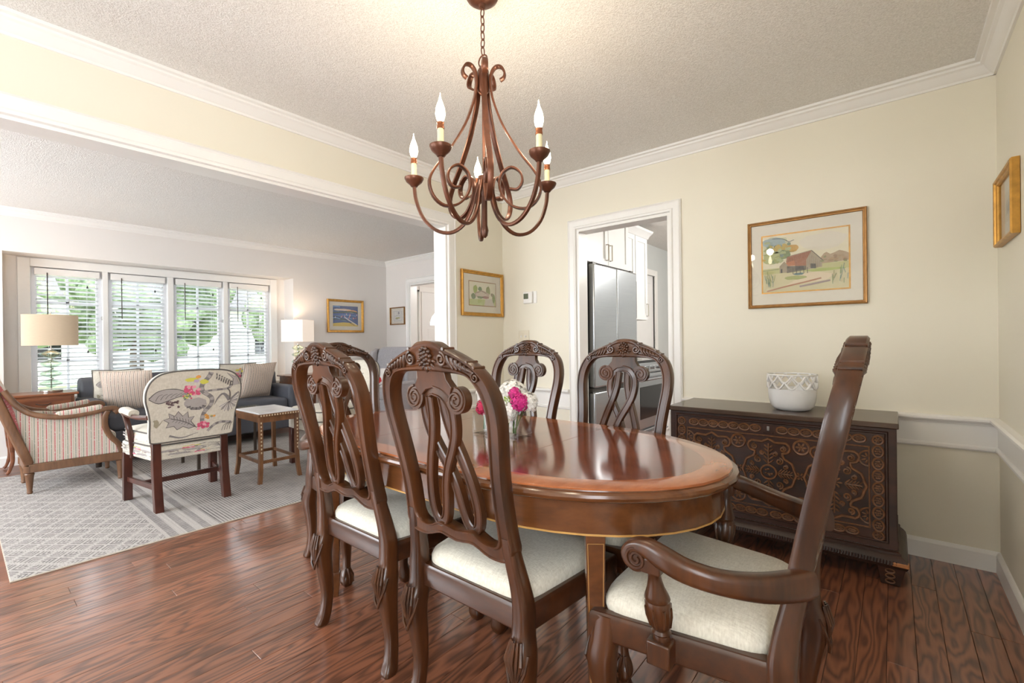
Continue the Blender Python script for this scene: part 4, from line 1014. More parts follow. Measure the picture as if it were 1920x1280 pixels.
# thermostat and switch plate
tm = thing('thermostat', 'white wall thermostat with grey display beside the kitchen doorway', 'thermostat', (-2.415, YB, 1.51))
MB().box(-.068, .068, -.006, 0, -.052, .052).build('back_plate', white, tm, bevel=.004)
MB().box(-.062, .034, -.026, -.005, -.050, .050).build('body', white, tm, bevel=.005)
MB().box(-.056, -.006, -.0275, -.025, -.012, .034).build('display', plain('lcd_grey_green', srgb(96, 104, 84), .3), tm, bevel=.001)
sp = thing('switch_plate', 'double switch plate below the thermostat', 'switch', (-2.492, YB, 1.17))
plate_m = plain('ivory_plate', srgb(226, 218, 198), .4)
MB().box(-.058, .058, -.006, 0, -.058, .058).build('plate', plate_m, sp, bevel=.003)
for sx in (-.023, .023):
    MB().box(sx-.016, sx+.016, -.0075, -.005, -.033, .033).build('switch_bezel', plate_m, sp, bevel=.001)
    MB().box(sx-.006, sx+.006, -.016, -.006, -.004, .014).build('toggle', white, sp, bevel=.002)

# ================================================================== KITCHEN
cab_m = plain('white_cabinet_paint', srgb(236, 236, 235), .35, namt=.01)
ss_m, nt, bs = newmat('stainless_steel'); x, y, z = coords(nt); n_ = noise(nt, comb(nt, x*4, y*4, z*160), 1.2, 3)
nt.links.new(ramp(nt, n_, [(.3, srgb(184, 188, 192)), (.7, srgb(192, 195, 198))]), bs.inputs['Base Color']); bs.inputs['Metallic'].default_value = .9; bs.inputs['Roughness'].default_value = .27
dark_gl = plain('black_oven_glass', srgb(22, 22, 24), .08)
dark_side = plain('dark_appliance_side', srgb(64, 62, 58), .4)
nickel = plain('brushed_nickel', srgb(168, 162, 150), .3, .9)
XK = -2.62
fr = thing('refrigerator', 'stainless steel french door refrigerator seen through the kitchen doorway', 'refrigerator', (XK, 3.78, 0))
MB().box(.01, .66, -.41, .41, .02, 1.76).build('body', dark_side, fr, bevel=.004)
for y0, y1 in ((-.41, -.004), (.004, .41)): MB().box(.665, .725, y0, y1, .74, 1.77).build('door', ss_m, fr, bevel=.012, segs=3)
dr = MB().box(.665, .725, -.41, .41, .06, .70).build('freezer_drawer', ss_m, fr, bevel=.012, segs=3)
MB().box(.66, .70, -.41, .41, .70, .735).build('handle_recess', dark_side, fr, bevel=.003)
MB().box(.60, .70, -.40, .40, 0, .055).build('kick_plate', dark_side, fr)
for y in (-.36, .36): MB().box(.56, .70, y-.03, y+.03, 1.765, 1.79).build('hinge_cover', dark_side, fr, bevel=.004)
def cab(name, label, y0, y1, z0, z1, depth, doors, group):
    t = thing(name, label, 'cabinet', (XK, (y0+y1)/2, z0), 0, group); h = z1-z0; hw = (y1-y0)/2
    MB().box(.002, depth, -hw, hw, 0, h).build('body', cab_m, t, bevel=.002)
    for q in range(doors):
        a = -hw+.004+q*2*hw/doors; b = a+2*hw/doors-.008
        d = MB(); d.box(depth, depth+.012, a, b, .004, h-.004)
        for rect in ((a, a+.055, .004, h-.004), (b-.055, b, .004, h-.004), (a+.055, b-.055, .004, .06), (a+.055, b-.055, h-.06, h-.004)): d.box(depth+.006, depth+.022, *rect)
        do = d.build('door', cab_m, t, smooth=False)
        hy = (b-.028) if q % 2 == 0 else (a+.028)
        hm = MB(); hm.tube([(depth+.022, hy, .05), (depth+.045, hy, .05), (depth+.045, hy, .19), (depth+.022, hy, .19)], .006, 8, up=(0, 1, 0)); hm.build('handle', nickel, do)
    return t
cab('wall_cabinet', 'white shaker cabinet above the refrigerator', 3.36, 4.20, 1.80, 2.45, .62, 2, 'white kitchen wall cabinets')
c2 = cab('wall_cabinet', 'white shaker cabinet above the microwave', 4.21, 4.92, 1.80, 2.32, .36, 2, 'white kitchen wall cabinets')
m = MB(); m.prism([(.005, 2.32), (.38, 2.32), (.40, 2.35), (.44, 2.38), (.45, 2.40), (.005, 2.40)], 4.21, 5.28, lambda a, b, d: (XK+a, d, b)); cr = tag(m.build('cabinet_crown', cab_m, sharp=20), 'white crown moulding along the tops of the far wall cabinets', 'moulding')
cab('wall_cabinet', 'narrow tall white shaker cabinet next to the microwave', 4.925, 5.25, 1.36, 2.32, .36, 1, 'white kitchen wall cabinets')
mw = thing('microwave', 'stainless microwave mounted over the range', 'microwave', (XK, 4.565, 1.37))
MB().box(.002, .38, -.35, .35, 0, .425).build('body', dark_side, mw, bevel=.004)
MB().box(.38, .40, -.345, .345, .005, .42).build('door', dark_gl, mw, bevel=.004); MB().tube([(.40, .22, .05), (.43, .22, .05), (.43, .22, .37), (.40, .22, .37)], .009, 8, up=(0, 1, 0)).build('handle', ss_m, mw)
rg = thing('range', 'stainless steel kitchen range with black oven window', 'range', (XK, 4.60, 0))
MB().box(.01, .66, -.38, .38, .04, .90).build('body', ss_m, rg, bevel=.004)
MB().box(.01, .69, -.38, .38, .90, .925).build('cooktop', dark_gl, rg, bevel=.003)
MB().box(.66, .70, -.38, .38, .80, .90).build('control_panel', ss_m, rg, bevel=.006)
for q in range(5): MB().lathe([(.020, 0), (.018, .03), (.001, .03)], 14).build('knob', ss_m, rg).matrix_local = Matrix.Translation((.70, -.28+.14*q, .85)) @ Matrix.Rotation(PI/2, 4, 'Y')
od = MB().box(.66, .69, -.375, .375, .24, .79).build('oven_door', ss_m, rg, bevel=.006)
MB().box(.689, .693, -.28, .28, .34, .66).build('oven_window', dark_gl, od, bevel=.003)
MB().tube([(.69, -.33, .735), (.735, -.33, .735), (.735, .33, .735), (.69, .33, .735)], .012, 10, up=(0, 0, 1)).build('handle', ss_m, od)
bd = MB().box(.66, .69, -.375, .375, .05, .225).build('drawer', ss_m, rg, bevel=.006)
MB().tube([(.69, -.33, .19), (.725, -.33, .19), (.725, .33, .19), (.69, .33, .19)], .010, 10, up=(0, 0, 1)).build('handle', ss_m, bd)
bc = thing('base_cabinet', 'white kitchen base cabinet with stone worktop beyond the range', 'cabinet', (XK, 5.24, 0))
MB().box(.002, .60, -.25, .25, 0, .88).build('body', cab_m, bc, bevel=.002); MB().box(.60, .62, -.245, .245, .10, .87).build('door', cab_m, bc, bevel=.002); MB().box(.002, .63, -.25, .25, .88, .915).build('worktop', plain('grey_stone_top', srgb(176, 174, 170), .2, nscale=40, namt=.15), bc, bevel=.003)
pd = MB(); pd.box(XK-.06, XK-.02, 5.70, 6.38, 0, 2.03); door2 = struct(pd.build('door_2', doorwhite, smooth=False))
for y0, y1, z0, z1 in ((5.78, 6.30, 1.02, 1.93), (5.78, 6.30, .2, .9)): frm = MB(); frm.loft([[(XK-.021, a, b) for a, b in ((y0, z0), (y1, z0), (y1, z1), (y0, z1))], [(XK-.008, a, b) for a, b in ((y0+.02, z0+.02), (y1-.02, z0+.02), (y1-.02, z1-.02), (y0+.02, z1-.02))]]); frm.build('panel', doorwhite, door2, smooth=False)
hd = MB(); hd.lathe([(.026, 0), (.026, .008), (.010, .012), (.010, .04), (.001, .041)], 14); ho = hd.build('door_handle', nickel, door2); ho.matrix_local = Matrix.Translation((XK-.02, 5.77, .98)) @ Matrix.Rotation(PI/2, 4, 'Y')
MB().tube([(XK+.018, 5.77, .98), (XK+.022, 5.82, .985), (XK+.02, 5.88, .98)], .008, 8).build('lever', nickel, door2)
m = MB(); m.box(XK, XK+.018, 5.62, 5.70, 0, 2.11); m.box(XK, XK+.018, 6.38, 6.46, 0, 2.11); m.box(XK, XK+.018, 5.70, 6.38, 2.03, 2.11); struct(m.build('trim_32', white, bevel=.003))
hg = thing('wall_hanging', 'small red painted hanging beside the pantry door', 'decoration', (XK+.003, 5.52, 1.56))
MB().box(0, .03, -.05, .05, -.14, .12).build('body', plain('red_painted_wood', srgb(150, 40, 34), .5, nscale=40, namt=.5), hg, bevel=.01)
MB().tube([(.01, 0, .12), (.01, 0, .22)], .004, 6, up=(1, 0, 0)).build('loop', dark_m, hg)
for z in (-.07, .04): MB().ball((.03, 0, z), (.008, .03, .03), 8, 5).build('painted_boss', plain('painted_detail_%d' % int(z*100), srgb(200, 160, 60) if z > 0 else srgb(60, 110, 90), .5), hg)

# unseen ceiling lamps added to brighten kitchen and hall through the doorways
def added_ceiling_lamp(name, label, loc, power, col):
    t = thing(name, label, 'added lamp', loc); MB().lathe([(.17, 0), (.17, -.02), (.15, -.03), (.001, -.03)], 28).build('rim', white, t)
    MB().lathe([(.15, -.028), (.14, -.055), (.09, -.075), (.001, -.082)], 28).build('diffuser', bulb_mat(name+'_glass', (1, .97, .92, 1), 3), t)
    L = bpy.data.lights.new('added_lamp_glow', 'POINT'); L.energy = power; L.color = col; L.shadow_soft_size = .15
    o = bpy.data.objects.new('added_lamp_glow', L); COL.objects.link(o); o.parent = t; o.location = (0, 0, -.24)
added_ceiling_lamp('added_kitchen_lamp', 'added round ceiling lamp, unseen, brightening the kitchen', (-.5, 5.3, ZC), 70, (1, .97, .93))
added_ceiling_lamp('added_hall_lamp', 'added round ceiling lamp, unseen, brightening the entrance hall', (-4.6, 5.8, ZC), 34, (1, .96, .92))

# ================================================================== LIVING ROOM
# rug: ivory and grey flatweave; lattice band, stripes, ribbed field
rug_m, nt, bs = newmat('ivory_grey_rug'); x, y, z = coords(nt)     # local x: depth 0..2.66 , y: length 0..3.4
n1 = noise(nt, comb(nt, x, y, z), 7, 5, .6); n2 = noise(nt, comb(nt, x*1.5, y*60, 0.0), 1.5, 3); n3 = noise(nt, comb(nt, x, y, z), 90, 2)
u = x/.25; v = y/.19
d1 = ((u+v).fract()-.5).abs(); d2 = ((u-v).fract()-.5).abs()
lat = d1.min(d2)                                                     # 0 on lattice lines
lines = ((d1.max(d2))*9).fract().gt(.5)*.5                           # nested diamonds
ingrid = y.lt(.62)
stripe = ((y-.64)/.085).fract().lt(.5)*((x/.022).fract().gt(.45))*(y.gt(.64)*y.lt(.90))
lat_dark = (lat.gt(.07))*lines*ingrid
rib = ((y/.019).fract().gt(.5))*.5*(y.gt(.9))*(.4+n1)
lat2 = y.gt(2.75); 
dark = (lat_dark*.95+stripe*.7+rib+lat2*lines*.6)*(n1*2.0-.25).clamp()+n2*.2+n3*.12
nt.links.new(ramp(nt, dark, [(.06, srgb(192, 187, 182)), (.42, srgb(140, 135, 132)), (.8, srgb(88, 84, 84))]), bs.inputs['Base Color']); bs.inputs['Roughness'].default_value = .95
bump(nt, bs, n3*.5+n2*.5+dark*.4, .5, .006)
edge_m = plain('rug_binding', srgb(196, 186, 172), .9, nscale=50)
RUX0, RUX1, RUY0, RUY1 = -5.95, -3.29, .17, 3.45
rug = thing('area_rug', 'ivory and grey patterned area rug under the living room seating', 'rug', (RUX0, RUY0, 0))
MB().box(0, RUX1-RUX0, 0, RUY1-RUY0, .0005, .009).build('pile', rug_m, rug, bevel=.003)
m = MB(); w_, l_ = RUX1-RUX0, RUY1-RUY0
m.tube([(0, 0, .0045), (w_, 0, .0045), (w_, l_, .0045), (0, l_, .0045)], .0043, 6, closed=True); m.build('binding', edge_m, rug)
RZ = .0092

# ---- sofa
sofa_m = plain('charcoal_upholstery', srgb(82, 84, 92), .8, nscale=3, namt=.12, bumps=.25, bscale=220, bdist=.002)
def cushion(w, d, h, r=.05, n=5, puff=.02):
    """box cushion centred, rounded and slightly crowned"""
    o = rrect(w, d, r, n); m = MB()
    m.dome(o, [(-h/2, .93), (-h/2+.012, .98), (-h/2+.03, 1), (h/2-.03, 1), (h/2-.012, .98), (h/2, .93), (h/2+puff*.6, .7), (h/2+puff, .3), (h/2+puff, .02)])
    return m
SY0, SY1 = .79, 2.73
sofa = thing('sofa', 'charcoal sofa with loose cushions under the living room windows', 'sofa', (-6.455, (SY0+SY1)/2, RZ*0))
hl = (SY1-SY0)/2
MB().box(.02, .79, -hl+.01, hl-.01, .12, .33).build('base', sofa_m, sofa, bevel=.015)
m = MB(); prof = [(.0, .12), (.20, .12), (.24, .40), (.19, .76), (.16, .80), (.09, .815), (.03, .80), (.0, .76)]
m.prism(prof, -hl+.02, hl-.02, lambda a, b, d: (a, d, b)); m.build('back', sofa_m, sofa, bevel=.025, segs=3)
for sg in (-1, 1):
    a0, a1 = sorted((sg*hl, sg*(hl-.13))); MB().box(.03, .80, a0, a1, .10, .625).build('arm', sofa_m, sofa, bevel=.04, segs=3)
    for xx in (.08, .75): MB().lathe([(.022, 0), (.028, .10), (.028, .13)], 12, (xx, sg*(hl-.07), RZ if xx > .5 else 0)).build('leg', dark_m, sofa)
iw = (2*hl-.26)/2
for q in range(2):
    c = cushion(.58, iw-.01, .15, .05); c.v = [(x_+.51, y_+(q-.5)*iw, z_+.405) for x_, y_, z_ in c.v]; c.build('seat_cushion', sofa_m, sofa, sharp=60)
    c = cushion(iw-.01, .38, .13, .05); Mx = rotm(0, -PI/2+.16, 0)
    c.v = [tuple(rotm(0, PI/2-.2, 0) @ Vector((y_, x_, z_)) + Vector((.285, (q-.5)*iw, .65))) for x_, y_, z_ in c.v]; c.build('back_cushion', sofa_m, sofa, sharp=60)
def stripe_fab(name, axis, period, base, cols, rough=.85):
    m, nt, bs = newmat(name); c = coords(nt); t = (c[axis]/period).fract(); n = noise(nt, comb(nt, *c), 120, 2)
    col = base
    for pos, wd, cc in cols: col = mixc(nt, ((t-pos).abs().lt(wd))*(n.gt(.38)), col, cc)
    nt.links.new(col, bs.inputs['Base Color']); bs.inputs['Roughness'].default_value = rough
    bump(nt, bs, n, .3, .003); return m
pil_stripe = stripe_fab('pillow_ticking', 0, .030, srgb(222, 208, 194), [(.2, .06, srgb(120, 98, 92)), (.7, .09, srgb(206, 178, 162))])
berg_stripe = stripe_fab('pink_green_stripe', 1, .046, srgb(208, 199, 187), [(.15, .07, srgb(196, 112, 112)), (.45, .05, srgb(178, 172, 150)), (.72, .06, srgb(140, 148, 132)), (.93, .04, srgb(206, 180, 160))])
berg_stripe_x = stripe_fab('pink_green_stripe_back', 0, .046, srgb(208, 199, 187), [(.15, .07, srgb(196, 112, 112)), (.45, .05, srgb(178, 172, 150)), (.72, .06, srgb(140, 148, 132)), (.93, .04, srgb(206, 180, 160))])
floral_m = linen('floral_ground_linen', srgb(196, 188, 172), srgb(218, 211, 197), 200)
pipe_m = plain('grey_piping', srgb(92, 88, 84), .7)
def pillow_mesh(s, t=.065, n=12):
    vs_, fs_ = [], []
    for side in (1, -1):
        o = len(vs_)
        for i in range(n+1):
            for j in range(n+1):
                u_, v_ = 2*i/n-1, 2*j/n-1; e = (1-u_**2)*(1-v_**2); pin = 1-.07*(1-abs(u_)*abs(v_)) * (abs(u_)**4+abs(v_)**4)/1.0*.8
                vs_.append((u_*s*pin, side*t*(max(e, 0)**.42), v_*s*pin))
        for i in range(n):
            for j in range(n):
                a = o+i*(n+1)+j; q = (a, a+1, a+n+2, a+n+1); fs_.append(q if side < 0 else q[::-1])
    m = MB(); m.add(vs_, fs_); return m
FLOR = []
def flower_print():
    G, G2, G3 = (118, 112, 112), (164, 156, 152), (78, 72, 72); PK, PK2, YL, OL, OR, PU = (206, 70, 110), (232, 150, 168), (206, 200, 70), (150, 140, 116), (220, 150, 60), (110, 84, 88)
    s = []
    # striped serpentine stems
    def vine(pts, w):
        out = stroke(pts, w*1.18, G3, 5); st = stroke(pts, w, G2, 5)
        for q, (p, c) in enumerate(st): out.append((p, G if (q//2) % 2 else G2))
        return out
    s += vine([(.42, 1.0), (.30, .86), (.12, .62), (.14, .40), (.34, .20), (.36, -.02), (.22, -.25), (.18, -.48), (.22, -.62)], .09)
    s += vine([(.16, .40), (.40, .42), (.70, .44), (.82, .56)], .05) + vine([(.24, -.18), (.12, .0), (-.10, .12), (-.26, .22)], .05) + vine([(.34, -.86), (.5, -.68), (.7, -.62), (.95, -.66)], .06)
    # paisley plume
    s += [([(-.98, .30), (-.80, .50), (-.50, .54), (-.25, .44), (-.12, .28), (-.35, .30), (-.60, .20), (-.80, .14)], G2)] + stroke([(-.98, .30), (-.80, .50), (-.50, .54), (-.25, .44), (-.12, .28)], .02, G3) + stroke([(-.98, .28), (-.8, .14), (-.6, .2), (-.35, .3), (-.12, .26)], .02, G3)
    for q in range(7): x0 = -.85+q*.1; s += stroke([(x0, .22+.02*q), (x0+.06, .36), (x0+.14, .40)], .012, G3, 2)
    # striped bird body, berries
    s += blob(.0, .06, .26, .16, G2, 3) + [([(-.24, .02), (-.1, -.14), (.1, -.16), (.28, -.02), (.1, -.08), (-.1, -.06)], G)] 
    for q in range(5): a = -2.6+q*.5; s += stroke([(.02+.16*math.cos(a), .03+.1*math.sin(a)), (.02+.27*math.cos(a), .03+.18*math.sin(a))], .03, G3, 2)
    for q in range(26): r = random.Random(q); s += blob(-.52+r.uniform(-.14, .14), .08+r.uniform(-.10, .10), .026, .026, PU, q, 7)
    # blossom sprays
    s += blob(-.14, .78, .16, .06, YL, 5) + blob(.16, .70, .10, .07, YL, 6) + blob(.02, .86, .07, .05, OR, 7) + blob(-.02, .74, .07, .05, (180, 160, 190), 8)
    for q in range(20): r = random.Random(q+40); s += blob(-.10+r.uniform(-.15, .15), .46+r.uniform(-.13, .13), .05, .045, r.choice([PK, PK2, PK]), q, 8)
    for q in range(10): r = random.Random(q+80); s += blob(-.18+r.uniform(-.12, .12), .30+r.uniform(-.08, .06), .024, .024, r.choice([YL, PK, (120, 150, 60)]), q, 7)
    for q in range(18): r = random.Random(q+120); s += blob(.22+r.uniform(-.13, .13), -.64+r.uniform(-.13, .13), .048, .045, r.choice([PK, PK2, PK]), q, 8)
    for q in range(9): r = random.Random(q+160); s += blob(.40+r.uniform(-.14, .16), -.40+r.uniform(-.06, .06), .04, .035, r.choice([YL, OR, OL]), q, 8)
    # big serrated leaf
    lf = [(.02, -.66), (-.10, -.48), (-.02, -.34), (-.16, -.36), (-.18, -.18), (-.30, -.30), (-.40, -.14), (-.48, -.28), (-.62, -.18), (-.60, -.32), (-.74, -.36), (-.62, -.46), (-.68, -.60), (-.50, -.58), (-.42, -.70), (-.28, -.62), (-.14, -.70)]
    s += [(lf, G2)] + stroke(lf+[lf[0]], .02, G3, 1) + stroke([(.06, -.70), (-.25, -.48), (-.58, -.34)], .022, G3)
    for q in range(6): x0 = -.14-.07*q; s += stroke([(x0, -.53+.03*q), (x0-.02, -.42+.03*q)], .012, G3, 1) + stroke([(x0, -.55+.03*q), (x0-.05, -.60+.03*q)], .012, G3, 1)
    # feathery chrysanthemum and oak leaf at right
    for q in range(9): a = 3.6+q*.42; s += [([(.80, .02), (.80+.20*math.cos(a-.22), .0+.24*math.sin(a-.22)), (.80+.26*math.cos(a), .0+.31*math.sin(a)), (.80+.20*math.cos(a+.22), .0+.24*math.sin(a+.22))], G2 if q % 2 else (206, 198, 190))] + stroke([(.80, .02), (.80+.25*math.cos(a), .30*math.sin(a))], .012, G3, 2)
    s += stroke([(.80, .06), (.62, .28), (.50, .16), (.44, -.04)], .09, G, 4, True) + stroke([(.80, .06), (.98, .30), (1.0, .12)], .07, G, 4, True) + stroke([(.80, .08), (.76, .34), (.70, .44)], .03, G3)
    lf = [(.82, .52), (.88, .74), (.84, .94), (.96, .80), (1.0, .84), (1.0, .56)]; s += [(lf, G2)] + stroke(lf, .018, G3, 1)
    for q in range(7): s += stroke([(.50+.05*q, .86-.03*q), (.54+.05*q, .94-.05*q)], .028, G3, 1) + stroke([(.50+.05*q, .84-.03*q), (.46+.05*q, .76-.04*q)], .028, G3, 1)
    # lower fronds
    s += stroke([(-.95, -.34), (-.86, -.5), (-.76, -.36)], .06, OL, 4, True) + stroke([(-.60, -.86), (-.3, -.96), (.1, -.86)], .06, G, 4, True) + blob(-.9, -.45, .06, .12, OL, 4)
    for q in range(4): s += stroke([(.72+.07*q, -.9), (.76+.06*q, -.74), (.9+.03*q, -.66)], .014, G3, 3)
    return s
FLOR = flower_print()
def pillow(name, label, loc, rz, tilt, s, mat, group, floral=False):
    t = thing(name, label, 'pillow', loc, rz, group); t.rotation_euler = (tilt, 0, rz)
    m = pillow_mesh(s); m.build('cover', mat, t, sharp=80)
    if floral:
        f = lambda u_, v_, d: (u_*s*.86, -(.066*(max((1-(u_*.86)**2)*(1-(v_*.86)**2), 0)**.42))-.0015-d, v_*s*.86)
        art('fabric_print', FLOR, f, t, fabprint_m, .00002)
    e = MB(); loop = []
    for side in range(4):
        for q in range(8):
            a = -1+2*q/8; u_, v_ = [(a, -1), (1, a), (-a, 1), (-1, -a)][side]; pin = 1-.07*(1-abs(u_)*abs(v_))*(abs(u_)**4+abs(v_)**4)*.8; loop.append((u_*s*pin, 0, v_*s*pin))
    e.tube(loop, .005, 6, closed=True, up=(0, 1, 0)); e.build('piping', mat if not floral else pipe_m, t)
    return t
# faces look to +x: local -y -> +x  => rz = +90deg
pillow('throw_pillow', 'ticking striped throw pillow at the sofa end near the tan-shaded lamp', (-5.89, 1.115, .69), PI/2-.45, .30, .205, pil_stripe, 'striped pillows on the sofa')
pillow('throw_pillow', 'ticking striped throw pillow at the sofa end near the white-shaded lamp', (-5.89, 2.33, .70), PI/2+.30, .30, .215, pil_stripe, 'striped pillows on the sofa')
pillow('throw_pillow', 'floral throw pillow mostly behind the striped one near the tan-shaded lamp', (-6.03, 1.055, .72), PI/2-.2, .28, .185, floral_m, 'floral pillows on the sofa', True)
pillow('throw_pillow', 'floral throw pillow mostly behind the striped one near the white-shaded lamp', (-6.03, 2.15, .71), PI/2+.1, .26, .205, floral_m, 'floral pillows on the sofa', True)

# ---- floral armchairs
mahog = wood('mahogany_leg', srgb(50, 22, 16), srgb(88, 44, 32), 2, 9, .15, .3, .4)
def floral_chair(label, loc, rz):
    t = thing('floral_armchair', label, 'armchair', loc, rz, 'floral armchairs on the rug')
    # rear legs rake backwards, front legs straight
    for sg in (-1, 1):
        l = MB(); l.loft([[(sg*.205+a*.025, y_+b*.028, z_) for a, b in ((-1,-1),(1,-1),(1,1),(-1,1))] for y_, z_ in ((-.20,.46),(-.205,.34),(-.222,.18),(-.262,.0))]); l.build('leg', mahog, t, bevel=.003)
        l = MB(); l.box(sg*.275-.026, sg*.275+.026, .215, .267, 0, .35); l.build('leg', mahog, t, bevel=.003)
        l = MB(); l.loft([[(x_+a*.010, y_, .155+b*.017) for a, b in ((-1,-1),(1,-1),(1,1),(-1,1))] for x_, y_ in ((sg*.208, -.22), (sg*.275, .235))]); l.build('stretcher', mahog, t, bevel=.002)
        # arm: support sweeping up, rail to the back, upholstered pad
        s1 = MB().sweep([tuple(p) for p in spline([(sg*.268, .10, .33), (sg*.275, .085, .42), (sg*.292, .055, .52), (sg*.305, .075, .60), (sg*.308, .12, .645)], 5)], rrect(.034, .030, .008, 2), (0, 1, 0.2)); s1.build('arm_support', mahog, t)
        s1 = MB().sweep([tuple(p) for p in spline([(sg*.255, -.27, .645), (sg*.285, -.15, .64), (sg*.305, .0, .645), (sg*.308, .12, .652), (sg*.306, .150, .642)], 5)], rrect(.036, .030, .01, 2), (0, 0, 1)); s1.build('arm', mahog, t)
        pd_ = MB().sweep([tuple(p) for p in spline([(sg*.296, -.08, .662), (sg*.306, .02, .668), (sg*.308, .10, .672), (sg*.307, .145, .664)], 5)], rrect(.062, .044, .02, 3), (0, 0, 1), scale=None); pd_.build('arm_pad', floral_m, t, sharp=60)
    MB().box(-.235, .235, -.012, .012, .138, .172).build('stretcher', mahog, t, bevel=.002)
    # upholstered seat frame and cushion
    o = [(-.225, -.225), (.225, -.225), (.298, .270), (-.298, .270)]
    MB().loft([[(x_*k, y_*k, z_) for x_, y_ in o] for z_, k in ((.335, .985), (.345, 1), (.425, 1), (.435, .985))]).build('seat_frame', floral_m, t, bevel=.01, segs=3)
    ow = []
    for q in range(32):
        a = 2*PI*q/32; cx, cy = math.cos(a), math.sin(a); e = .3; u_ = math.copysign(abs(cx)**e, cx); v_ = math.copysign(abs(cy)**e, cy); y_ = .03+v_*.255; ow.append((u_*(.232+.07*(y_+.225)/.5), y_))
    cs = MB().dome(ow, [(.432, .96), (.445, .995), (.47, 1), (.50, 1), (.52, .985), (.535, .93), (.545, .75), (.552, .4), (.553, .02)], (0, .03)).build('seat_cushion', floral_m, t, sharp=70)
    for z_ in (.440, .524): MB().tube([((x_)*1.0, .03+(y_-.03)*1.0, z_) for x_, y_ in ow], .005, 6, closed=True).build('piping', pipe_m, cs)
    seatp = [(p, c) for p, c in FLOR]
    art('fabric_print', FLOR, lambda u_, v_, d: (u_*.215, -.2265-d, .385+v_*.034), t, fabprint_m, .00002)
    for sg in (-1, 1):
        art('fabric_print', FLOR, lambda u_, v_, d: (sg*(.2615+.0365*u_+.0012+d), .0225+u_*.235, .385+v_*.036), t, fabprint_m, .00002)
        art('fabric_print', FLOR, lambda u_, v_, d: (sg*(.263+.031*u_+.003+d), .03+u_*.19, .483+v_*.026), cs, fabprint_m, .00002)
    # back: rounded shield outline
    half = [(0, .955), (.12, .952), (.205, .935), (.258, .893), (.284, .83), (.286, .76), (.270, .69), (.258, .62), (.256, .55), (.252, .49), (.235, .465), (.12, .462), (0, .462)]
    pts = spline([(a, 0, b) for a, b in half], 4); lp = [(p.x, p.z) for p in pts]+[(-p.x, p.z) for p in pts[-2:0:-1]]
    yr = lambda z_: -.262-.115*(z_-.46)/.5              # rear face, leaning back
    m = MB(); rings = []
    for dy, k in ((0, .955), (0, .985), (.010, 1), (.055, 1), (.072, .97), (.082, .85), (.086, .5), (.087, .05)):
        rings.append([(a*k, yr(.705+(b-.705)*k)+dy, .705+(b-.705)*k) for a, b in lp])
    m.loft(rings); bk = m.build('back', floral_m, t, sharp=60)
    MB().tube([(a*.99, yr(b)+.004, .705+(b-.705)*.99) for a, b in lp], .006, 6, closed=True, up=(0, 1, 0)).build('piping', pipe_m, bk)
    # the print, clipped to the outline by scaling with the local half width
    def hw(z_):
        best = .25
        for (a, b), (c, d) in zip(lp[:len(pts)], lp[1:len(pts)]):
            if min(b, d) <= z_ <= max(b, d) and abs(b-d) > 1e-6: best = a+(c-a)*(z_-b)/(d-b)
        return min(best, .29)
    def fm(u_, v_, d):
        z_ = .705+max(-1, min(1, v_))*.232; return (max(-1, min(1, u_))*hw(z_)*.955, yr(z_)-.0008-d, z_)
    art('fabric_print', [([( -u_, v_) for u_, v_ in p], c) for p, c in FLOR], lambda u_, v_, d: fm(-u_, v_, d), bk, fabprint_m, .00002)
    art('fabric_print', FLOR, lambda u_, v_, d: (u_*.215, yr(.72+v_*.20)+.0885-.012*abs(u_)**2+d, .72+v_*.20), bk, fabprint_m, .00002)
    return t
floral_chair('floral upholstered armchair seen from behind, next to the inlaid side stool', (-4.095, 1.085, RZ), PI/2)
floral_chair('floral upholstered armchair half hidden behind the dining armchair', (-4.12, 2.29, RZ), PI)

# ---- inlaid side stool
inl_wood = wood('inlaid_walnut', srgb(84, 52, 32), srgb(132, 90, 56), 2, 14, .2, .4, .2)
pearl = plain('mother_of_pearl', srgb(206, 190, 160), .25, nscale=60, namt=.2)
marble = plain('white_marble', srgb(226, 228, 232), .12, nscale=6, namt=.12)
st = thing('side_stool', 'inlaid wooden side stool with white marble top', 'side table', (-4.172, 1.727, RZ))
hx, hy = .235, .158
MB().box(-hx-.012, hx+.012, -hy-.012, hy+.012, .535, .558).build('top_frame', inl_wood, st, bevel=.003)
MB().box(-hx-.004, hx+.004, -hy-.004, hy+.004, .556, .568).build('top', marble, st, bevel=.002)
for sx in (-1, 1):
    for sy in (-1, 1):
        l = MB(); l.loft([[(sx*(hx-.012+o)+a*.015, sy*(hy-.012+o)+b*.015, z_) for a, b in ((-1,-1),(1,-1),(1,1),(-1,1))] for o, z_ in ((0,.535),(0,.22),(.004,.10),(.016,0))]); lg = l.build('leg', inl_wood, st, bevel=.002)
        if sx > 0:
            for q in range(9): MB().box(sx*(hx-.012)+.0148, sx*(hx-.012)+.0162, sy*(hy-.012)-.005, sy*(hy-.012)+.005, .24+q*.03, .255+q*.03).build('pearl_inlay', pearl, lg)
    MB().box(sx*(hx-.012)-.008, sx*(hx-.012)+.008, -hy+.02, hy-.02, .155, .180).build('stretcher', inl_wood, st, bevel=.002)
    MB().box(-hx+.02, hx-.02, sx*(hy-.012)-.008, sx*(hy-.012)+.008, .155, .180).build('stretcher', inl_wood, st, bevel=.002)
    MB().box(sx*(hx-.012)-.010, sx*(hx-.012)+.012, -hy+.01, hy-.01, .488, .535).build('apron', inl_wood, st, bevel=.002)
    MB().box(-hx+.01, hx-.01, sx*(hy-.012)-.010, sx*(hy-.012)+.012, .488, .535).build('apron', inl_wood, st, bevel=.002)
for q in range(15): MB().box(hx+.0115, hx+.0128, -hy+.004+q*.0215, -hy+.014+q*.0215, .540, .553).build('pearl_inlay', pearl, st)

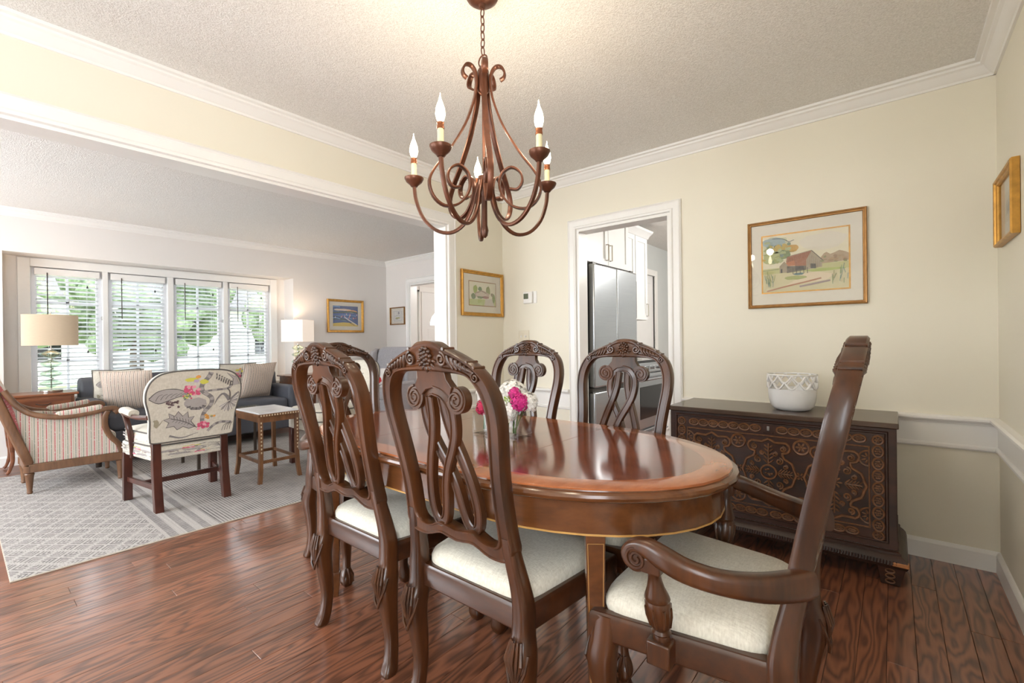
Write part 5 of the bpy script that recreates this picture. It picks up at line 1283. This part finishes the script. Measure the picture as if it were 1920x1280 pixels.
# ---- bergere with striped cover
oakm = wood('limed_oak_frame', srgb(90, 62, 42), srgb(138, 98, 68), 2, 12, .2, .4, .2)
bg_ = thing('bergere_chair', 'wood framed bergere armchair in pink and green striped fabric', 'armchair', (-5.34, .64, RZ))
for sg in (-1, 1):
    for y_, rx in ((-.27, .225), (.262, .258)):
        MB().lathe([(.014, 0), (.018, .012), (.015, .02), (.025, .135), (.030, .15), (.026, .158), (.034, .165), (.034, .215)], 14, (sg*rx, y_, 0)).build('leg', oakm, bg_)
    # side: lower rail, front post scrolling up, arm, upholstered panel
    MB().loft([[(sg*x_+a*.026, y_, .195+b*.032) for a, b in ((-1,-1),(1,-1),(1,1),(-1,1))] for x_, y_ in ((.232, -.275), (.268, .275))]).build('seat_rail', oakm, bg_, bevel=.005)
    pf = rrect(.042, .045, .014, 3)
    MB().sweep([tuple(p) for p in spline([(sg*.262, .268, .225), (sg*.265, .255, .29), (sg*.272, .200, .37), (sg*.280, .165, .46), (sg*.286, .165, .54), (sg*.288, .18, .585)], 5)], pf, (1, 0, 0)).build('arm_support', oakm, bg_)
    MB().sweep([tuple(p) for p in spline([(sg*.250, -.40, .80), (sg*.256, -.33, .68), (sg*.268, -.24, .605), (sg*.280, -.10, .572), (sg*.288, .05, .580), (sg*.290, .17, .605), (sg*.290, .225, .602), (sg*.290, .238, .580), (sg*.290, .222, .566)], 5)], pf, (1, 0, 0)).build('arm', oakm, bg_)
    MB().sweep([tuple(p) for p in spline([(sg*.276, -.13, .590), (sg*.284, -.02, .600), (sg*.289, .08, .612), (sg*.290, .15, .622)], 5)], rrect(.052, .045, .018, 3), (1, 0, 0), scale=[.5]+[1]*14+[.6]).build('arm_pad', berg_stripe, bg_, sharp=60)
    pn = [(-.262, .225), (.255, .225), (.235, .30), (.175, .38), (.150, .46), (.150, .575), (-.02, .560), (-.22, .590), (-.33, .67), (-.345, .62), (-.30, .40)]
    wy = lambda y_: .236+.045*(y_+.3)/.6
    MB().prism(pn, 0, 1, lambda a, b, d: (sg*(wy(a)-.012+.018*d), a, b)).build('side_panel', berg_stripe, bg_, bevel=.008)
MB().box(-.26, .26, .245, .285, .165, .230).build('seat_rail', oakm, bg_, bevel=.005); MB().box(-.23, .23, -.295, -.255, .165, .230).build('seat_rail', oakm, bg_, bevel=.005)
c = cushion(.47, .50, .17, .05); c.v = [(x_, y_+.0, z_+.315) for x_, y_, z_ in c.v]; c.build('seat_cushion', berg_stripe_x, bg_, sharp=60)
half = [(0, 1.0), (.14, .99), (.22, .955), (.252, .88), (.254, .70), (.248, .45), (.240, .24), (0, .24)]
pts = spline([(a, 0, b) for a, b in half], 4); lp = [(p.x, p.z) for p in pts]+[(-p.x, p.z) for p in pts[-2:0:-1]]
yb2 = lambda z_: -.275-.24*(z_-.24)/.76
m = MB(); m.loft([[(a*k, yb2(b)+dy, .62+(b-.62)*k) for a, b in lp] for dy, k in ((-.02, .93), (-.005, .95), (.04, .94), (.075, .90), (.09, .75), (.095, .3), (.095, .04))]); m.build('back', berg_stripe_x, bg_, sharp=60)
m = MB(); m.sweep([(a, yb2(b), b) for a, b in lp], rrect(.040, .055, .012, 3), (0, 1, .2), closed=True); m.build('back_frame', oakm, bg_)

# ---- end tables and lamps
et_m = wood('cherry_end_table', srgb(92, 52, 34), srgb(150, 92, 58), 1, 10, .15, .3, .3)
def end_table(label, loc, w, d, h):
    t = thing('end_table', label, 'end table', loc, 0, 'wooden end tables beside the sofa')
    MB().box(-d, .012, -w/2-.012, w/2+.012, h-.022, h).build('top', et_m, t, bevel=.006)
    MB().box(-d+.02, -.004, -w/2+.02, w/2-.02, h-.165, h-.022).build('case', et_m, t, bevel=.003)
    dw = MB().box(-.006, .006, -w/2+.045, w/2-.045, h-.140, h-.040).build('drawer', et_m, t, bevel=.003)
    MB().tube([(.006, -.05, h-.085), (.018, -.03, h-.096), (.020, 0, h-.099), (.018, .03, h-.096), (.006, .05, h-.085)], .004, 6).build('bail_pull', dark_m, dw)
    for sx in (-d+.035, -.03):
        for sy in (-1, 1):
            MB().sweep([tuple(p) for p in spline([(sx, sy*(w/2-.03), h-.10), (sx, sy*(w/2-.012), h-.20), (sx, sy*(w/2-.030), .25), (sx, sy*(w/2-.035), .12), (sx, sy*(w/2-.012), .03), (sx, sy*(w/2+.004), .012)], 5)], rrect(.036, .036, .012, 2), (1, 0, 0), scale=[1.1]*6+[1.0]*6+[.8]*6+[.65]*8).build('leg', et_m, t)
    return t
end_table('cherry end table with drawer under the tan-shaded lamp', (-6.02, .53, 0), .46, .40, .70)
end_table('cherry end table with drawer under the white-shaded lamp', (-6.05, 3.06, 0), .52, .38, .715)
chrome = plain('polished_chrome', srgb(196, 192, 186), .18, .95)
disc_glass = glass_mat('pale_green_glass', (.90, .95, .92, 1), .3)
shade_tan, nt, bs = newmat('tan_lamp_shade')
def shade_mat(m, nt, bs, col, em, es):
    x, y, z = coords(nt); n = noise(nt, comb(nt, x*30, y*30, z*300), 1, 2)
    d = tuple(q*.94 for q in col[:3])+(1,); nt.links.new(ramp(nt, n, [(.3, d), (.7, col)]), bs.inputs['Base Color'])
    bs.inputs['Roughness'].default_value = .8; bs.inputs['Emission Color'].default_value = em; bs.inputs['Emission Strength'].default_value = es
shade_mat(shade_tan, nt, bs, srgb(196, 176, 150), (1, .80, .58, 1), .08)
shade_white, nt, bs = newmat('white_lamp_shade'); shade_mat(shade_white, nt, bs, srgb(236, 226, 216), (1, .84, .70, 1), .34)
def lamp(label, loc, shade, z0, z1, outline, power, wire):
    t = thing('table_lamp', label, 'lamp', loc, 0, 'glass disc table lamps on the end tables')
    MB().lathe([(.001, 0), (.078, 0), (.080, .004), (.080, .020), (.076, .024), (.001, .026)], 32).build('base', chrome, t)
    MB().tube([(0, 0, .02), (0, 0, z0+.06)], .005, 8, up=(1, 0, 0)).build('pole', chrome, t)
    for q in range(4):
        zc_ = .085+q*.092; r_ = .088-.003*q
        MB().lathe([(.016, -.040), (.030, -.034), (r_*.85, -.014), (r_, 0), (r_*.85, .014), (.030, .034), (.016, .040), (.013, .038), (.028, .031), (r_*.83, .011), (r_-.004, 0), (r_*.83, -.011), (.028, -.031), (.013, -.038), (.016, -.040)], 28, (0, 0, zc_)).build('glass_disc', disc_glass, t)
        MB().lathe([(.012, -.006), (.022, -.004), (.022, .004), (.012, .006)], 16, (0, 0, zc_+.046)).build('collar', chrome, t)
    n = len(outline); m = MB(); th = .985
    m.loft([[(x_, y_, z0) for x_, y_ in outline], [(x_, y_, z1) for x_, y_ in outline], [(x_*th, y_*th, z1) for x_, y_ in outline], [(x_*th, y_*th, z0) for x_, y_ in outline], [(x_, y_, z0) for x_, y_ in outline]], cap=False)
    sh = m.build('shade', shade, t, sharp=30)
    MB().ball((0, 0, (z0+z1)/2), .03, 12, 8).build('bulb', bulb_mat('table_bulb_%d' % int(power*10), (1, .82, .6, 1), 4), t)
    MB().lathe([(.004, 0), (.008, .01), (.004, .02), (.006, .03), (.001, .034)], 10, (0, 0, z1)).build('finial', chrome, t)
    m = MB(); m.tube([(0, -.9*max(y_ for _, y_ in outline), z1-.01), (0, .9*max(y_ for _, y_ in outline), z1-.01)], .002, 5); m.tube([(0, 0, z1-.01), (0, 0, z0+.05)], .003, 6, up=(1, 0, 0)); m.build('shade_carrier', chrome, t)
    L = bpy.data.lights.new('lamp_glow', 'POINT'); L.energy = power; L.color = (1, .80, .58); L.shadow_soft_size = .035
    o = bpy.data.objects.new('lamp_glow', L); COL.objects.link(o); o.parent = t; o.location = (0, 0, (z0+z1)/2+.05)
lamp('table lamp with tan oval shade on a stack of glass discs', (-6.19, .600, .70), shade_tan, .445, .735, [(.11*math.cos(2*PI*q/40), .195*math.sin(2*PI*q/40)) for q in range(40)], 4, True)
sq = rrect(.30, .30, .004, 1); ca, sa = math.cos(.62), math.sin(.62)
lamp('table lamp with white square shade on a stack of glass discs', (-6.22, 2.985, .715), shade_white, .445, .735, [(x_*ca-y_*sa, x_*sa+y_*ca) for x_, y_ in sq], 5.5, False)

# ---- wing chair with poppy pillow
grey_fab = plain('grey_tweed', srgb(170, 168, 172), .9, nscale=60, namt=.1, bumps=.3, bscale=200, bdist=.003)
wc = thing('wing_chair', 'grey wing chair in the corner of the living room', 'armchair', (-5.76, 4.02, 0), PI+.42)
MB().box(-.30, .30, -.28, .32, .14, .34).build('base', grey_fab, wc, bevel=.02)
c = cushion(.50, .58, .14, .05); c.v = [(x_, y_+.04, z_+.40) for x_, y_, z_ in c.v]; c.build('seat_cushion', grey_fab, wc, sharp=60)
m = MB(); o = [(-.29, .30), (.29, .30), (.29, .95), (.27, 1.03), (.22, 1.065), (-.22, 1.065), (-.27, 1.03), (-.29, .95)]
m.loft([[(a*k, -.20-.17*(b-.3)/.75+dy, .66+(b-.66)*k) for a, b in o] for dy, k in ((-.07, .95), (-.05, 1), (.03, 1), (.055, .95))]); m.build('back', grey_fab, wc, bevel=.02, segs=3)
for sg in (-1, 1):
    w = MB(); w.prism([(-.36, .50), (-.10, .50), (-.06, .62), (-.10, .85), (-.20, 1.0), (-.36, 1.05)], 0, 1, lambda a, b, d: (sg*(.285+.07*d), a, b)); w.build('wing', grey_fab, wc, bevel=.025, segs=3)
    MB().box(sg*.33-.055, sg*.33+.055, -.26, .30, .14, .57).build('arm', grey_fab, wc, bevel=.035, segs=3)
    e = MB(); e.tube([(sg*.30, -.28, .60), (sg*.30, -.30, .90), (sg*.27, -.33, 1.04)], .005, 6, up=(1, 0, 0)); e.build('piping', pipe_m, wc)
    for y_ in (-.24, .27): MB().lathe([(.016, 0), (.026, .14), (.026, .16)], 10, (sg*.27, y_, 0)).build('leg', mahog, wc)
pp = pillow('poppy_pillow', 'white pillow with a red poppy on the wing chair', (-5.70, 3.93, .60), PI+.42+PI, .22, .17, plain('white_pillow_cotton', srgb(232, 228, 224), .85), None)
s_ = blob(0, .15, .42, .40, (196, 22, 34), 3) + blob(.05, .3, .3, .25, (214, 30, 40), 4) + stroke([(0, -.2), (.02, -.6), (0, -.9)], .04, (70, 80, 60)) + stroke([(.02, -.55), (.3, -.4), (.5, -.3)], .08, (90, 96, 84), 4, True)
art('poppy_print', s_, lambda u_, v_, d: (u_*.13, -(.066*(max((1-(u_*.76)**2)*(1-(v_*.76)**2), 0)**.42))-.0015-d, v_*.13), pp, fabprint_m, .00002)

# ---- glass coffee table
ct = thing('coffee_table', 'low coffee table with glass top in front of the sofa', 'table', (-5.02, 1.72, RZ))
MB().box(-.24, .24, -.34, .34, .470, .482).build('top', disc_glass, ct, bevel=.003)
m = MB()
for sx in (-1, 1):
    for sy in (-1, 1): MB().box(sx*.225-.012, sx*.225+.012, sy*.325-.012, sy*.325+.012, 0, .47).build('leg', dark_m, ct, bevel=.002)
    MB().box(sx*.225-.010, sx*.225+.010, -.32, .32, .448, .470).build('rail', dark_m, ct, bevel=.002); MB().box(-.22, .22, sx*.325-.010, sx*.325+.010, .448, .470).build('rail', dark_m, ct, bevel=.002)

# ================================================================== OUTDOORS beyond the windows
lawn_m = plain('pale_driveway', srgb(150, 150, 142), .9, nscale=1.2, namt=.12)
struct(MB().box(-60, XW-.5, -40, 40, -.5, -.4).build('ground', lawn_m, smooth=False))
grass_m = plain('lawn_green', srgb(120, 138, 92), .9, nscale=3, namt=.25)
struct(MB().box(-40, -12.5, -40, 40, -.4, -.36).build('lawn', grass_m, smooth=False))
leaf_a, nt, bs = newmat('foliage'); x, y, z = coords(nt); n = noise(nt, comb(nt, x, y, z), 9, 5, .7); r = orand(nt)
nt.links.new(ramp(nt, n*.85+r*.15, [(.32, srgb(74, 92, 62)), (.5, srgb(134, 150, 112)), (.68, srgb(196, 204, 176))]), bs.inputs['Base Color']); bs.inputs['Roughness'].default_value = .8
bark = plain('grey_bark', srgb(92, 76, 66), .9, nscale=12, namt=.3)
def leafy(cx, cy, cz_, r, seed, n=90):
    rr = random.Random(seed); m = MB()
    for q in range(n):
        d = Vector((rr.gauss(0, 1), rr.gauss(0, 1), rr.gauss(0, 1))).normalized(); k = r*rr.uniform(.55, 1)
        m.ball((cx+d.x*k, cy+d.y*k, cz_+d.z*k*.85), (r*rr.uniform(.14, .26),)*3 if False else (r*rr.uniform(.12, .24), r*rr.uniform(.12, .24), r*rr.uniform(.10, .2)), 6, 4)
    return m
for q, (x_, y_, r_, h_, lab) in enumerate([(-13.5, -.4, 1.9, 2.6, 'leafy tree standing opposite the tan-shaded lamp window'), (-16, 3.2, 2.2, 3.0, 'leafy tree standing on the lawn behind the second window'), (-14.0, 7.4, 2.0, 2.7, 'leafy tree standing on the lawn seen past the third blind'), (-18, 11.5, 2.6, 3.2, 'broad leafy tree farthest out on the lawn')]):
    t = thing('garden_tree', lab, 'tree', (x_, y_, -.36)); leafy(0, 0, h_, r_, q+3).build('crown', leaf_a, t, sharp=80)
    MB().tube([(0, 0, 0), (.05, .03, h_*.5), (0, 0, h_)], .16, 8, up=(1, 0, 0)).build('trunk', bark, t)
for q, (x_, y_, r_, lab) in enumerate([(-9.2, .4, .55, 'low green shrub outside beside the driveway'), (-9.6, 4.3, .7, 'rounded green shrub outside the last window'), (-9.3, 6.3, .6, 'smaller green shrub outside past the rounded one')]):
    tag(leafy(x_, y_, -.38+r_*.8, r_, q+30, 70).build('shrub', leaf_a, sharp=80), lab, 'shrub')
nb = thing('neighbour_house', 'pale neighbouring house across the driveway', 'house', (-24, 4, -.36))
MB().box(-4, 0, -9, 9, 0, 3.2).build('walls', plain('pale_siding', srgb(206, 200, 190), .8), nb)
MB().prism([(-4.5, 3.2), (.5, 3.2), (-2, 5.2)], -9.4, 9.4, lambda a, b, d: (a, d, b)).build('roof', plain('grey_roof', srgb(96, 92, 92), .9), nb)
for y_ in (-6, -2, 2, 6): MB().box(-.02, .03, y_-.6, y_+.6, 1.0, 2.3).build('window', dark_gl, nb)
pst = thing('red_hydrant', 'red hydrant by the driveway outside the first window', 'hydrant', (-10.2, 1.25, -.4))
MB().lathe([(.14, 0), (.14, .06), (.10, .08), (.10, .52), (.13, .54), (.13, .60), (.08, .72), (.02, .76)], 16).build('barrel', plain('red_enamel', srgb(206, 60, 56), .4), pst); MB().box(-.05, .05, -.17, .17, .36, .46).build('outlet', MATS['red_enamel'], pst, bevel=.02)
